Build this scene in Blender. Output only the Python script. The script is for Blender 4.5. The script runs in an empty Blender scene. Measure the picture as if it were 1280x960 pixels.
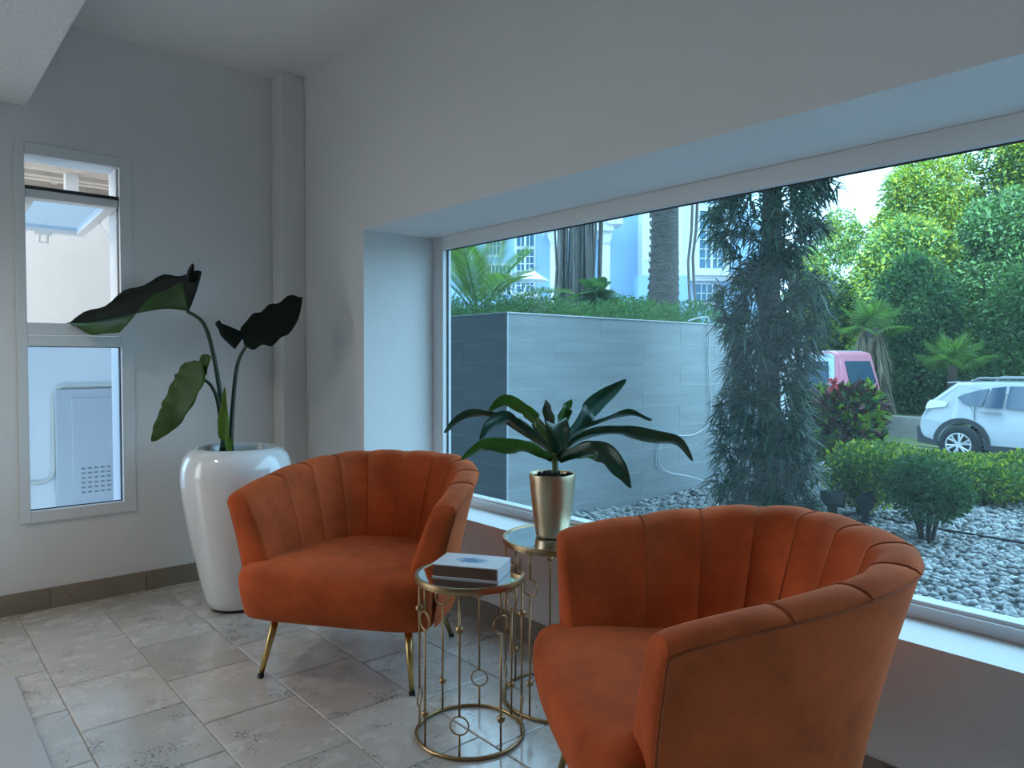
import bpy, bmesh, math, random
import numpy as np
from mathutils import Vector, Matrix, Euler

random.seed(7)
rng = np.random.default_rng(7)
PI = math.pi
scene = bpy.context.scene
COL = scene.collection

# ------------------------------------------------------------------ camera
FPX = 911.25                      # focal length in pixels of the 1280x960 frame
CAMZ = 1.2
_yaw, _pit, _rol = -0.858524, -0.0335709, 0.0027456
FWD = Vector((math.cos(_pit) * math.sin(_yaw), math.cos(_pit) * math.cos(_yaw), math.sin(_pit)))
_r0 = Vector((math.cos(_yaw), -math.sin(_yaw), 0))
_u0 = _r0.cross(FWD)
RGT = _r0 * math.cos(_rol) + _u0 * math.sin(_rol)
UPV = -_r0 * math.sin(_rol) + _u0 * math.cos(_rol)
cam_d = bpy.data.cameras.new('camera')
cam = bpy.data.objects.new('camera', cam_d)
COL.objects.link(cam)
cam_d.sensor_width = 36.0
cam_d.lens = FPX / 1280 * 36.0
cam_d.clip_start = 0.05
cam_d.clip_end = 400
cam.matrix_world = Matrix(((RGT.x, UPV.x, -FWD.x, 0), (RGT.y, UPV.y, -FWD.y, 0), (RGT.z, UPV.z, -FWD.z, CAMZ), (0, 0, 0, 1)))
scene.camera = cam

# ------------------------------------------------------------------ sky, sun, exposure
world = bpy.data.worlds.new('sky')
scene.world = world
world.use_nodes = True
_wn = world.node_tree.nodes
_bg = _wn['Background']
_bg.inputs['Color'].default_value = (0.82, 0.91, 1.0, 1)
_bg.inputs['Strength'].default_value = 1.5
sun_d = bpy.data.lights.new('sun', 'SUN')
sun_d.energy = 7.0
sun_d.angle = math.radians(1.0)
sun_d.color = (1.0, 0.93, 0.80)
sun = bpy.data.objects.new('sun', sun_d)
COL.objects.link(sun)
_sd = Vector((-0.55, 0.55, -0.45))          # direction the sunlight travels
sun.rotation_euler = _sd.to_track_quat('-Z', 'Y').to_euler()
sun.location = (20, -12, 22)
vs = scene.view_settings
vs.view_transform = 'Standard'
vs.look = 'None'
vs.gamma = 1.0
vs.use_curve_mapping = False
vs.exposure = 1.5
cy = scene.cycles
cy.use_denoising = True
try:
    cy.denoiser = 'OPENIMAGEDENOISE'
except Exception:
    pass
cy.max_bounces = 10
cy.diffuse_bounces = 6
cy.glossy_bounces = 4
cy.transmission_bounces = 6
cy.transparent_max_bounces = 12
cy.sample_clamp_indirect = 6.0
cy.caustics_reflective = False
cy.caustics_refractive = False


def at(px, py, depth):
    """world point on the ray of a photo pixel at a given depth along the view axis"""
    d = FWD + RGT * ((px - 640) / FPX) - UPV * ((py - 480) / FPX)
    return Vector((0, 0, CAMZ)) + d * depth


def at_z(px, py, z):
    d = FWD + RGT * ((px - 640) / FPX) - UPV * ((py - 480) / FPX)
    return Vector((0, 0, CAMZ)) + d * ((z - CAMZ) / d.z)


# ------------------------------------------------------------------ materials
MATS = {}


def lin(c):
    return tuple(((x / 255) / 12.92 if x / 255 <= 0.04045 else ((x / 255 + 0.055) / 1.055) ** 2.4) for x in c)


def mat(name, color, rough=0.6, metal=0.0, spec=0.5, noise=None, bump=None, sheen=0, coat=0, island=0.0, rgb=False, transl=0.0):
    """procedural principled material; noise=(scale, amount[, stretch]); bump=(scale, strength, dist)"""
    m = bpy.data.materials.new(name)
    m.use_nodes = True
    nt = m.node_tree
    N, L = nt.nodes, nt.links
    b = N['Principled BSDF']
    c = lin(color) if rgb else color
    b.inputs['Roughness'].default_value = rough
    b.inputs['Metallic'].default_value = metal
    b.inputs['Specular IOR Level'].default_value = spec
    if sheen:
        b.inputs['Sheen Weight'].default_value = sheen
        b.inputs['Sheen Roughness'].default_value = 0.42
        b.inputs['Sheen Tint'].default_value = (0.95, 0.42, 0.22, 1)
    if coat:
        b.inputs['Coat Weight'].default_value = coat
        b.inputs['Coat Roughness'].default_value = 0.06
    rgbn = N.new('ShaderNodeRGB')
    rgbn.outputs[0].default_value = (*c, 1)
    src = rgbn.outputs[0]
    tc = N.new('ShaderNodeTexCoord')
    if noise:
        mp = N.new('ShaderNodeMapping')
        L.new(tc.outputs['Object'], mp.inputs[0])
        if len(noise) > 2:
            mp.inputs['Scale'].default_value = noise[2]
        nz = N.new('ShaderNodeTexNoise')
        nz.inputs['Scale'].default_value = noise[0]
        nz.inputs['Detail'].default_value = 6
        nz.inputs['Roughness'].default_value = 0.62
        L.new(mp.outputs[0], nz.inputs['Vector'])
        mr = N.new('ShaderNodeMapRange')
        mr.inputs['From Min'].default_value = 0.3
        mr.inputs['From Max'].default_value = 0.7
        mr.inputs['To Min'].default_value = 1 - noise[1]
        mr.inputs['To Max'].default_value = 1 + noise[1]
        L.new(nz.outputs['Fac'], mr.inputs['Value'])
        mx = N.new('ShaderNodeVectorMath')
        mx.operation = 'SCALE'
        L.new(src, mx.inputs[0])
        L.new(mr.outputs[0], mx.inputs['Scale'])
        src = mx.outputs[0]
    if island:
        ge = N.new('ShaderNodeNewGeometry')
        mr2 = N.new('ShaderNodeMapRange')
        mr2.inputs['To Min'].default_value = 1 - island
        mr2.inputs['To Max'].default_value = 1 + island
        L.new(ge.outputs['Random Per Island'], mr2.inputs['Value'])
        mx2 = N.new('ShaderNodeVectorMath')
        mx2.operation = 'SCALE'
        L.new(src, mx2.inputs[0])
        L.new(mr2.outputs[0], mx2.inputs['Scale'])
        src = mx2.outputs[0]
    L.new(src, b.inputs['Base Color'])
    if bump:
        bz = N.new('ShaderNodeTexNoise')
        bz.inputs['Scale'].default_value = bump[0]
        bz.inputs['Detail'].default_value = 5
        L.new(tc.outputs['Object'], bz.inputs['Vector'])
        bp = N.new('ShaderNodeBump')
        bp.inputs['Strength'].default_value = bump[1]
        bp.inputs['Distance'].default_value = bump[2]
        L.new(bz.outputs['Fac'], bp.inputs['Height'])
        L.new(bp.outputs[0], b.inputs['Normal'])
    if transl:
        tr = N.new('ShaderNodeBsdfTranslucent')
        sc = N.new('ShaderNodeVectorMath')
        sc.operation = 'MULTIPLY'
        L.new(src, sc.inputs[0])
        sc.inputs[1].default_value = (1.5, 1.7, 0.7)
        L.new(sc.outputs[0], tr.inputs['Color'])
        ms = N.new('ShaderNodeMixShader')
        ms.inputs[0].default_value = transl
        L.new(b.outputs[0], ms.inputs[1])
        L.new(tr.outputs[0], ms.inputs[2])
        L.new(ms.outputs[0], N['Material Output'].inputs['Surface'])
    MATS[name] = m
    return m


def glass_mat(name, tint, refl=0.05, haze=0.01):
    m = bpy.data.materials.new(name)
    m.use_nodes = True
    nt = m.node_tree
    N, L = nt.nodes, nt.links
    N.remove(N['Principled BSDF'])
    tr = N.new('ShaderNodeBsdfTransparent')
    tr.inputs['Color'].default_value = (*tint, 1)
    gl = N.new('ShaderNodeBsdfGlossy')
    gl.inputs['Roughness'].default_value = 0.0
    gl.inputs['Color'].default_value = (0.9, 0.95, 1, 1)
    fr = N.new('ShaderNodeLayerWeight')
    fr.inputs['Blend'].default_value = 0.5
    pw = N.new('ShaderNodeMath')
    pw.operation = 'POWER'
    pw.inputs[1].default_value = 4.0
    L.new(fr.outputs['Facing'], pw.inputs[0])
    mu = N.new('ShaderNodeMath')
    mu.operation = 'MULTIPLY_ADD'
    mu.inputs[1].default_value = 0.16
    mu.inputs[2].default_value = refl * 0.1
    L.new(pw.outputs[0], mu.inputs[0])
    mx = N.new('ShaderNodeMixShader')
    L.new(mu.outputs[0], mx.inputs[0])
    L.new(tr.outputs[0], mx.inputs[1])
    L.new(gl.outputs[0], mx.inputs[2])
    tl = N.new('ShaderNodeBsdfTranslucent')
    tl.inputs['Color'].default_value = (0.55, 0.8, 0.9, 1)
    m2 = N.new('ShaderNodeMixShader')
    m2.inputs[0].default_value = haze  # bluish translucent share stands in for haze over the view
    L.new(mx.outputs[0], m2.inputs[1])
    L.new(tl.outputs[0], m2.inputs[2])
    L.new(m2.outputs[0], N['Material Output'].inputs['Surface'])
    MATS[name] = m
    return m


M_wall = mat('white plaster', (0.76, 0.765, 0.76), 0.75, noise=(1.3, 0.02), bump=(38, 0.22, 0.006))
M_ceil = mat('white ceiling paint', (0.77, 0.77, 0.765), 0.85, bump=(30, 0.15, 0.006))
M_rough = mat('rough white plaster', (0.78, 0.78, 0.78), 0.6, bump=(55, 0.6, 0.012))
M_frame = mat('white aluminium frame', (0.72, 0.74, 0.75), 0.45)
M_gasket = mat('black rubber gasket', (0.02, 0.025, 0.03), 0.6)
M_glass = glass_mat('blue tinted glass', (0.67, 0.875, 0.98), 0.03, 0.014)
M_clear = glass_mat('pale blue glass', (0.72, 0.86, 0.98), 0.05)
M_brass = mat('brushed brass', (0.60, 0.42, 0.16), 0.28, 1.0)
M_oldbrass = mat('antique brass wire', (0.40, 0.27, 0.14), 0.36, 1.0)
M_black = mat('black rubber', (0.012, 0.012, 0.013), 0.6)
M_velvet = mat('rust velvet', (0.45, 0.084, 0.023), 0.8, noise=(5.5, 0.30), bump=(160, 0.12, 0.002), sheen=0.24, spec=0.12)
M_piping = mat('rust velvet piping', (0.30, 0.06, 0.016), 0.75, sheen=0.3, spec=0.2)
M_ceramic = mat('white glazed ceramic', (0.80, 0.81, 0.82), 0.14, spec=0.5, coat=0.8)
M_soil = mat('dark potting soil', (0.012, 0.010, 0.008), 0.95, bump=(90, 1.0, 0.02))
M_mirror = mat('mirror glass', (0.78, 0.83, 0.85), 0.02, 1.0)
M_goldpot = mat('satin gold pot', (0.52, 0.42, 0.28), 0.34, 0.9)
M_mat = mat('smooth pale floor slab', (0.42, 0.43, 0.44), 0.2, noise=(2, 0.03))


def travertine(name, base, rough=0.3, coat=0.0):
    m = bpy.data.materials.new(name)
    m.use_nodes = True
    nt = m.node_tree
    N, L = nt.nodes, nt.links
    b = N['Principled BSDF']
    tc = N.new('ShaderNodeTexCoord')
    oi = N.new('ShaderNodeObjectInfo')
    mul = N.new('ShaderNodeMath'); mul.operation = 'MULTIPLY'; mul.inputs[1].default_value = 37.0
    L.new(oi.outputs['Random'], mul.inputs[0])
    add = N.new('ShaderNodeVectorMath'); add.operation = 'ADD'
    L.new(tc.outputs['Object'], add.inputs[0]); L.new(mul.outputs[0], add.inputs[1])
    mp = N.new('ShaderNodeMapping'); mp.inputs['Scale'].default_value = (5.5, 3.6, 3)
    L.new(add.outputs[0], mp.inputs[0])
    n1 = N.new('ShaderNodeTexNoise'); n1.inputs['Scale'].default_value = 1.6; n1.inputs['Detail'].default_value = 9; n1.inputs['Roughness'].default_value = 0.68
    n1.inputs['Distortion'].default_value = 0.35
    L.new(mp.outputs[0], n1.inputs['Vector'])
    r1 = N.new('ShaderNodeValToRGB')
    e = r1.color_ramp.elements
    e[0].position = 0.24; e[0].color = (base[0] * .78, base[1] * .76, base[2] * .72, 1)
    e[1].position = 0.78; e[1].color = (*base, 1)
    L.new(n1.outputs['Fac'], r1.inputs[0])
    # small dark pits
    mp2 = N.new('ShaderNodeMapping'); mp2.inputs['Scale'].default_value = (150, 80, 60)
    L.new(add.outputs[0], mp2.inputs[0])
    n2 = N.new('ShaderNodeTexNoise'); n2.inputs['Scale'].default_value = 1.0; n2.inputs['Detail'].default_value = 3
    L.new(mp2.outputs[0], n2.inputs['Vector'])
    n3 = N.new('ShaderNodeTexNoise'); n3.inputs['Scale'].default_value = 7.0; n3.inputs['Detail'].default_value = 2
    L.new(add.outputs[0], n3.inputs['Vector'])
    mm = N.new('ShaderNodeMath'); mm.operation = 'MULTIPLY'
    L.new(n2.outputs['Fac'], mm.inputs[0]); L.new(n3.outputs['Fac'], mm.inputs[1])
    r2 = N.new('ShaderNodeMapRange'); r2.inputs['From Min'].default_value = 0.36; r2.inputs['From Max'].default_value = 0.42
    L.new(mm.outputs[0], r2.inputs['Value'])
    mx = N.new('ShaderNodeMix'); mx.data_type = 'RGBA'
    L.new(r2.outputs[0], mx.inputs['Factor']); L.new(r1.outputs[0], mx.inputs[6])
    mx.inputs[7].default_value = (base[0] * .30, base[1] * .27, base[2] * .25, 1)
    # per tile value
    mr = N.new('ShaderNodeMapRange'); mr.inputs['To Min'].default_value = 0.82; mr.inputs['To Max'].default_value = 1.1
    L.new(oi.outputs['Random'], mr.inputs['Value'])
    sc = N.new('ShaderNodeVectorMath'); sc.operation = 'SCALE'
    L.new(mx.outputs[2], sc.inputs[0]); L.new(mr.outputs[0], sc.inputs['Scale'])
    L.new(sc.outputs[0], b.inputs['Base Color'])
    rr = N.new('ShaderNodeMapRange'); rr.inputs['To Min'].default_value = rough - .08; rr.inputs['To Max'].default_value = rough + .2
    L.new(n1.outputs['Fac'], rr.inputs['Value']); L.new(rr.outputs[0], b.inputs['Roughness'])
    bp = N.new('ShaderNodeBump'); bp.inputs['Strength'].default_value = 0.35; bp.inputs['Distance'].default_value = 0.003; bp.invert = True
    L.new(r2.outputs[0], bp.inputs['Height']); L.new(bp.outputs[0], b.inputs['Normal'])
    b.inputs['Coat Weight'].default_value = coat
    b.inputs['Coat Roughness'].default_value = 0.14
    MATS[name] = m
    return m


M_trav = travertine('travertine tile', (0.62, 0.60, 0.57), 0.20, 0.8)
M_trav2 = travertine('brown travertine baseboard', (0.27, 0.235, 0.19), 0.45)
M_grout = mat('grey grout', (0.30, 0.29, 0.28), 0.9)
M_darkwall = mat('dark unseen room walls', (.10, .065, .04), .5, noise=(3, .3, (6, 6, .4)))  # unseen walls coloured dark to cut bounce onto the window wall
M_lightblock = mat('dark light-blocking grey', (.10, .11, .12), .8)  # for unseen blockers that darken the garden wall's house side
M_shademass = mat('grey shading mass', (.34, .34, .34), .9)
M_outwall = mat('white painted outside wall', (.90, .90, .89), .85, noise=(2, .03), bump=(25, .2, .006))


# ------------------------------------------------------------------ mesh helpers
class MB:
    def __init__(s):
        s.v = []
        s.f = []

    def box(s, x0, x1, y0, y1, z0, z1):
        n = len(s.v)
        s.v += [(x0, y0, z0), (x1, y0, z0), (x1, y1, z0), (x0, y1, z0), (x0, y0, z1), (x1, y0, z1), (x1, y1, z1), (x0, y1, z1)]
        s.f += [tuple(n + i for i in q) for q in ((0, 3, 2, 1), (4, 5, 6, 7), (0, 1, 5, 4), (1, 2, 6, 5), (2, 3, 7, 6), (3, 0, 4, 7))]
        return s

    def tube(s, pts, r, n=8, caps=True, closed=False):
        pts = [Vector(p) for p in pts]
        m = len(pts)
        rs = r if isinstance(r, (list, tuple)) else [r] * m
        base = len(s.v)
        ref = Vector((0.13, 0.27, 0.95)).normalized()
        prev = None
        for i, p in enumerate(pts):
            if closed:
                t = (pts[(i + 1) % m] - pts[i - 1]).normalized()
            else:
                t = (pts[min(i + 1, m - 1)] - pts[max(i - 1, 0)]).normalized()
            if prev is None:
                a = t.cross(ref)
                if a.length < 1e-3:
                    a = t.cross(Vector((1, 0, 0)))
                a.normalize()
            else:
                a = (prev - t * prev.dot(t)).normalized()
            prev = a
            bb = t.cross(a)
            for k in range(n):
                w = 2 * PI * k / n
                s.v.append(tuple(p + (a * math.cos(w) + bb * math.sin(w)) * rs[i]))
        segs = m if closed else m - 1
        for i in range(segs):
            j = (i + 1) % m
            for k in range(n):
                k2 = (k + 1) % n
                s.f.append((base + i * n + k, base + i * n + k2, base + j * n + k2, base + j * n + k))
        if caps and not closed:
            s.f.append(tuple(base + k for k in range(n))[::-1])
            s.f.append(tuple(base + (m - 1) * n + k for k in range(n)))
        return s

    def lathe(s, prof, n=32, c=(0, 0, 0), capb=True, capt=False):
        base = len(s.v)
        for r, z in prof:
            for k in range(n):
                w = 2 * PI * k / n
                s.v.append((c[0] + r * math.cos(w), c[1] + r * math.sin(w), c[2] + z))
        for i in range(len(prof) - 1):
            for k in range(n):
                k2 = (k + 1) % n
                s.f.append((base + i * n + k, base + i * n + k2, base + (i + 1) * n + k2, base + (i + 1) * n + k))
        if capb:
            s.f.append(tuple(base + k for k in range(n))[::-1])
        if capt:
            q = base + (len(prof) - 1) * n
            s.f.append(tuple(q + k for k in range(n)))
        return s

    def ball(s, c, r, n=12, m=7, sq=(1, 1, 1)):
        base = len(s.v)
        for i in range(1, m):
            ph = PI * i / m
            for k in range(n):
                w = 2 * PI * k / n
                s.v.append((c[0] + r * sq[0] * math.sin(ph) * math.cos(w), c[1] + r * sq[1] * math.sin(ph) * math.sin(w), c[2] + r * sq[2] * math.cos(ph)))
        t = len(s.v); s.v.append((c[0], c[1], c[2] + r * sq[2]))
        d = len(s.v); s.v.append((c[0], c[1], c[2] - r * sq[2]))
        for i in range(m - 2):
            for k in range(n):
                k2 = (k + 1) % n
                s.f.append((base + i * n + k, base + (i + 1) * n + k, base + (i + 1) * n + k2, base + i * n + k2))
        for k in range(n):
            k2 = (k + 1) % n
            s.f.append((t, base + k, base + k2))
            s.f.append((d, base + (m - 2) * n + k2, base + (m - 2) * n + k))
        return s

    def grid(s, P, closeu=False):
        """P[i][j] points"""
        base = len(s.v)
        nu, nv = len(P), len(P[0])
        for row in P:
            s.v += [tuple(p) for p in row]
        for i in range(nu if closeu else nu - 1):
            i2 = (i + 1) % nu
            for j in range(nv - 1):
                s.f.append((base + i * nv + j, base + i2 * nv + j, base + i2 * nv + j + 1, base + i * nv + j + 1))
        return s

    def prism(s, poly, axis, a0, a1):
        """extrude a 2D outline (list of (u,v)) along an axis: 'x' -> (u,v)=(y,z); 'y' -> (x,z); 'z' -> (x,y)"""
        base = len(s.v)
        n = len(poly)
        for a in (a0, a1):
            for u, v in poly:
                s.v.append({'x': (a, u, v), 'y': (u, a, v), 'z': (u, v, a)}[axis])
        s.f.append(tuple(base + i for i in range(n)))
        s.f.append(tuple(base + n + i for i in range(n))[::-1])
        for i in range(n):
            j = (i + 1) % n
            s.f.append((base + i, base + n + i, base + n + j, base + j))
        return s

    def build(s, name, material, parent=None, smooth=False, bevel=0.0, loc=None, solid=0.0, subsurf=0, fixn=True):
        me = bpy.data.meshes.new(name)
        me.from_pydata([tuple(map(float, p)) for p in s.v], [], s.f)
        if fixn:
            bm = bmesh.new()
            bm.from_mesh(me)
            bmesh.ops.recalc_face_normals(bm, faces=bm.faces)
            bm.to_mesh(me)
            bm.free()
        me.materials.append(material)
        if smooth:
            me.shade_smooth()
        o = bpy.data.objects.new(name, me)
        COL.objects.link(o)
        if parent is not None:
            o.parent = parent
        if loc is not None:
            o.location = loc
        if bevel:
            b = o.modifiers.new('bevel', 'BEVEL')
            b.width = bevel
            b.segments = 2
            b.limit_method = 'ANGLE'
            b.angle_limit = math.radians(40)
        if solid:
            q = o.modifiers.new('solid', 'SOLIDIFY')
            q.thickness = solid
            q.offset = 0
        if subsurf:
            q = o.modifiers.new('subsurf', 'SUBSURF')
            q.levels = subsurf
            q.render_levels = subsurf
        return o


def quick(name, V, F4, material, parent=None, smooth=False):
    """fast numpy mesh of quads or tris: V (n,3), F (m,k)"""
    V = np.asarray(V, np.float32)
    F4 = np.asarray(F4, np.int32)
    k = F4.shape[1]
    me = bpy.data.meshes.new(name)
    me.vertices.add(len(V))
    me.vertices.foreach_set('co', V.ravel())
    me.loops.add(F4.size)
    me.loops.foreach_set('vertex_index', F4.ravel())
    me.polygons.add(len(F4))
    me.polygons.foreach_set('loop_start', np.arange(0, F4.size, k, dtype=np.int32))
    me.polygons.foreach_set('loop_total', np.full(len(F4), k, np.int32))
    me.update(calc_edges=True)
    me.materials.append(material)
    if smooth:
        me.shade_smooth()
    o = bpy.data.objects.new(name, me)
    COL.objects.link(o)
    if parent is not None:
        o.parent = parent
    return o


def smooth_path(pts, n=6):
    m = [Vector(p) for p in pts]
    out = []
    for i in range(len(m) - 1):
        a, b, c, d = m[max(i - 1, 0)], m[i], m[i + 1], m[min(i + 2, len(m) - 1)]
        for k in range(n):
            f = k / n
            out.append(.5 * ((2 * b) + (c - a) * f + (2 * a - 5 * b + 4 * c - d) * f * f + (3 * b - a - 3 * c + d) * f ** 3))
    return out + [m[-1]]


def empty(name, loc=(0, 0, 0), rz=0.0):
    o = bpy.data.objects.new(name, None)
    COL.objects.link(o)
    o.location = loc
    o.rotation_euler = (0, 0, rz)
    o.empty_display_size = 0.1
    return o


def tag(o, label, cat, group=None, kind=None):
    o['label'] = label
    o['category'] = cat
    if group:
        o['group'] = group
    if kind:
        o['kind'] = kind
    return o


def struct(o, label=None):
    o['kind'] = 'structure'
    if label:
        o['label'] = label
    return o


def copy_tree(o, parent=None):
    c = o.copy()
    COL.objects.link(c)
    c.parent = parent
    for ch in list(o.children):
        copy_tree(ch, c)
    return c


# ------------------------------------------------------------------ room shell
XL = -4.08            # left wall face
YW = 1.84             # upper window wall face
YS = 2.06             # wall below the sill
YF = 2.26             # window frame face
XR = -3.275           # left reveal of the window recess
ZC = 2.795            # ceiling
ZSO = 1.85            # recess soffit
ZSI = 0.45            # sill
XE = 6.0              # right end of the room
YB = -5.0             # back of the room
ZG_ = -.4
YO = 2.36             # outer face of the front wall

w = MB()
# left wall with window (Y .475-.972, Z .42-2.205) and an unseen opening added further along for fill light
w.box(XL - .22, XL, .972, YO, 0, 2.9)
w.box(XL - .22, XL, -0.55, .475, 0, 2.9)
w.box(XL - .22, XL, .475, .972, 0, .42)
w.box(XL - .22, XL, .475, .972, 2.205, 2.9)
w.box(XL - .22, XL, -4.3, -0.55, 2.25, 2.9)
w.box(XL - .22, XL, YB - .2, -4.3, 0, 2.9)
wall_left = struct(w.build('wall_left', M_wall), 'white plaster wall beside the narrow window')
w = MB()
w.box(XL, XR, YW, YO, 0, 2.9)
w.box(XR, XE, YW, YO, ZSO, 2.9)
w.box(XR, XE, YS, YO, 0, ZSI)
wall_front = struct(w.build('wall_front', M_wall), 'white plaster wall with deep recess around the wide window')
struct(MB().box(XL, -3.937, 1.703, YW, 0, ZC).build('trim_1', M_wall, bevel=.006), 'slim square plaster pier in the room corner')
w = MB()
w.box(XE, XE + .2, YB, YO, 0, 2.9)
struct(w.build('wall_right', M_darkwall))
w = MB()
w.box(XL, -2.6, YB - .2, YB, 0, 2.9)
w.box(-2.6, 2.6, YB - .2, YB, 0, 2.9)
w.box(2.6, XE, YB - .2, YB, 0, 2.9)
struct(w.build('wall_back', M_darkwall))
struct(MB().box(XL - .22, XE + .2, .53, YO, ZC, ZC + .25).build('ceiling', M_ceil))
struct(MB().box(XL, XE, YB, .53, 2.37, ZC + .25).build('trim_2', M_rough, bevel=.008), 'lower plaster ceiling bulkhead with rough finish')

struct(MB().box(XL - .22, 24, -14, YO, ZC + .25, 20.0).build('wall_upper_shade', M_shademass), 'unseen upper storeys added to shade the garden')  # unseen mass, height set so its shadow covers garden, car and house

struct(MB().box(-10, XL - .2, YO - .3, 3.9, 2.95, 3.1).build('trim_3', M_lightblock), 'unseen slab added to shade the tiled garden wall')  # added out of view to keep sky light off the garden wall

_w = MB()
_w.box(XL - .22, XR, YO, YO + .02, ZG_, 2.9)
_w.box(XR, XE, YO, YO + .02, ZSO, 2.9)
_w.box(XR, XE, YO, YO + .02, ZG_, ZSI)
struct(_w.build('wall_bounce_cut', M_lightblock), 'unseen dark sheet added to cut bounced light outside')  # added dark layer, lowers light bounced onto the garden wall

struct(MB().box(-10, XL - .22, YO - .02, YO + .1, ZG_, 2.95).build('wall_shade', M_lightblock), 'unseen dark wall added to shade the tiled garden wall')  # added out of view, blocks open sky facing the garden wall

# unseen fill lamps added in the bulkhead to brighten the room
M_lampface = bpy.data.materials.new('fill lamp lens')
M_lampface.use_nodes = True
_b = M_lampface.node_tree.nodes['Principled BSDF']
_b.inputs['Emission Color'].default_value = (1, .86, .68, 1)
_b.inputs['Emission Strength'].default_value = 6
FILL_W = 18.0

# floor: grout bed and travertine tiles
floor = struct(MB().box(XL, XE, YB, YW + .25, -.06, -.004).build('floor', M_grout), 'travertine tile floor')
TL, TW, G = .412, .319, .003
tile_mb = MB()
_c = .0035
tile_mb.v = [(-TL / 2 + G / 2, -TW / 2 + G / 2, -.03), (TL / 2 - G / 2, -TW / 2 + G / 2, -.03), (TL / 2 - G / 2, TW / 2 - G / 2, -.03), (-TL / 2 + G / 2, TW / 2 - G / 2, -.03)]
tile_mb.v += [(x, y, -.0025) for x, y, z in tile_mb.v[:4]]
tile_mb.v += [(math.copysign(abs(x) - _c, x), math.copysign(abs(y) - _c, y), 0) for x, y, z in tile_mb.v[:4]]
tile_mb.f = [(0, 1, 5, 4), (1, 2, 6, 5), (2, 3, 7, 6), (3, 0, 4, 7), (4, 5, 9, 8), (5, 6, 10, 9), (6, 7, 11, 10), (7, 4, 8, 11), (8, 9, 10, 11)]
tile0 = None
row_off = {0: -3.47 + .2, 1: -3.27, 2: -3.44, 3: -3.36, 4: -3.24, -1: -3.26, -2: -3.4, -3: -3.3}
row_off[0] = -3.47
big = []
for k in range(-13, 5):
    y0 = .457 + k * TW
    y1 = y0 + TW
    off = row_off.get(k, -3.3 + .13 * ((k * 7) % 3))
    i0 = math.floor((XL - off) / TL)
    for i in range(i0, 18):
        x0 = off + i * TL
        x1 = x0 + TL
        cx0, cx1, cy0, cy1 = max(x0, XL + .002), min(x1, XE), y0, min(y1, YS - .002)
        if cx1 - cx0 < .02 or cy1 - cy0 < .02 or x0 > XE:
            continue
        if y1 > YW and x1 < XR - .1:
            cy1 = min(cy1, YW)
            if cy1 - cy0 < .02:
                continue
        if (y0 < -.3 and i >= 0) or x0 > -.2 or y0 < -.9:
            # outside the picture: joined below
            big.append((cx0 + G / 2, cx1 - G / 2, cy0 + G / 2, cy1 - G / 2))
            continue
        if tile0 is None:
            t = tile0 = tile_mb.build('tile', M_trav, floor)
        else:
            t = tile0.copy()
            COL.objects.link(t)
        t.location = ((cx0 + cx1) / 2, (cy0 + cy1) / 2, rng.uniform(-.0006, .0006))
        t.scale = ((cx1 - cx0 - G) / (TL - G), (cy1 - cy0 - G) / (TW - G), 1)
mb = MB()
for a in big:
    mb.box(*a, -.03, 0)
o = mb.build('tile_field', M_trav, floor, fixn=False)
o['kind'] = 'stuff'

for (x, y, where) in ((-3.0, -.30, 'over the pale floor mat'), (-3.0, -1.7, 'near the added side opening')):
    dl_ = tag(empty('fill_lamp', (x, y, 2.37)), 'added unseen ceiling downlight ' + where, 'fill_lamp', 'added fill lamps')
    mb = MB().lathe([(.062, -.001), (.062, -.006), (.075, -.006), (.078, -.001)], 32, capb=False)
    mb.build('ring', M_frame, dl_, smooth=True)
    MB().lathe([(.062, -.0035), (.062, -.002)], 32, capb=True, capt=True).build('lens', M_lampface, dl_)
    l_ = bpy.data.lights.new('fill_lamp_bulb', 'SPOT')
    l_.energy = FILL_W
    l_.color = (1.0, .87, .70)
    l_.shadow_soft_size = .06
    l_.spot_size = math.radians(150)
    l_.spot_blend = 1.0
    lo = bpy.data.objects.new('bulb', l_)
    COL.objects.link(lo)
    lo.parent = dl_
    lo.location = (0, 0, -.012)

# stone baseboards, cut into pieces
BH = .098
bl = struct(MB().box(XL, XL + .010, -.54, 1.70, 0, BH - .002).build('baseboard_left', M_grout), 'brown travertine skirting along the left wall')
y = -.54
pieces = [.41, .41, .31, .42, .40, .29]
for p in pieces:
    if y + p > 1.702:
        p = 1.702 - y
    MB().box(XL, XL + .014, y + .0015, y + p - .0015, 0, BH).build('skirting_piece', M_trav2, bl, bevel=.002)
    y += p
bf = struct(MB().box(XR, XE, YS - .010, YS, 0, BH - .002).build('baseboard_front', M_grout), 'brown travertine skirting below the window sill')
x = XR
while x < 1.2:
    MB().box(x + .0015, x + .41 - .0015, YS - .014, YS, 0, BH).build('skirting_piece', M_trav2, bf, bevel=.002)
    x += .41
MB().box(x, XE, YS - .014, YS, 0, BH).build('skirting_piece', M_trav2, bf)
bc = struct(MB().box(-3.937, XR, YW - .014, YW, 0, BH).build('baseboard_corner', M_trav2))

# smooth pale slab lying on the tiles at the picture's lower left
slab = MB().box(-3.25, -1.2, -.95, .352, 0, .012).build('floor_mat', M_mat, bevel=.003)
tag(slab, 'smooth pale grey mat lying flat on the travertine floor', 'mat')

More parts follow.
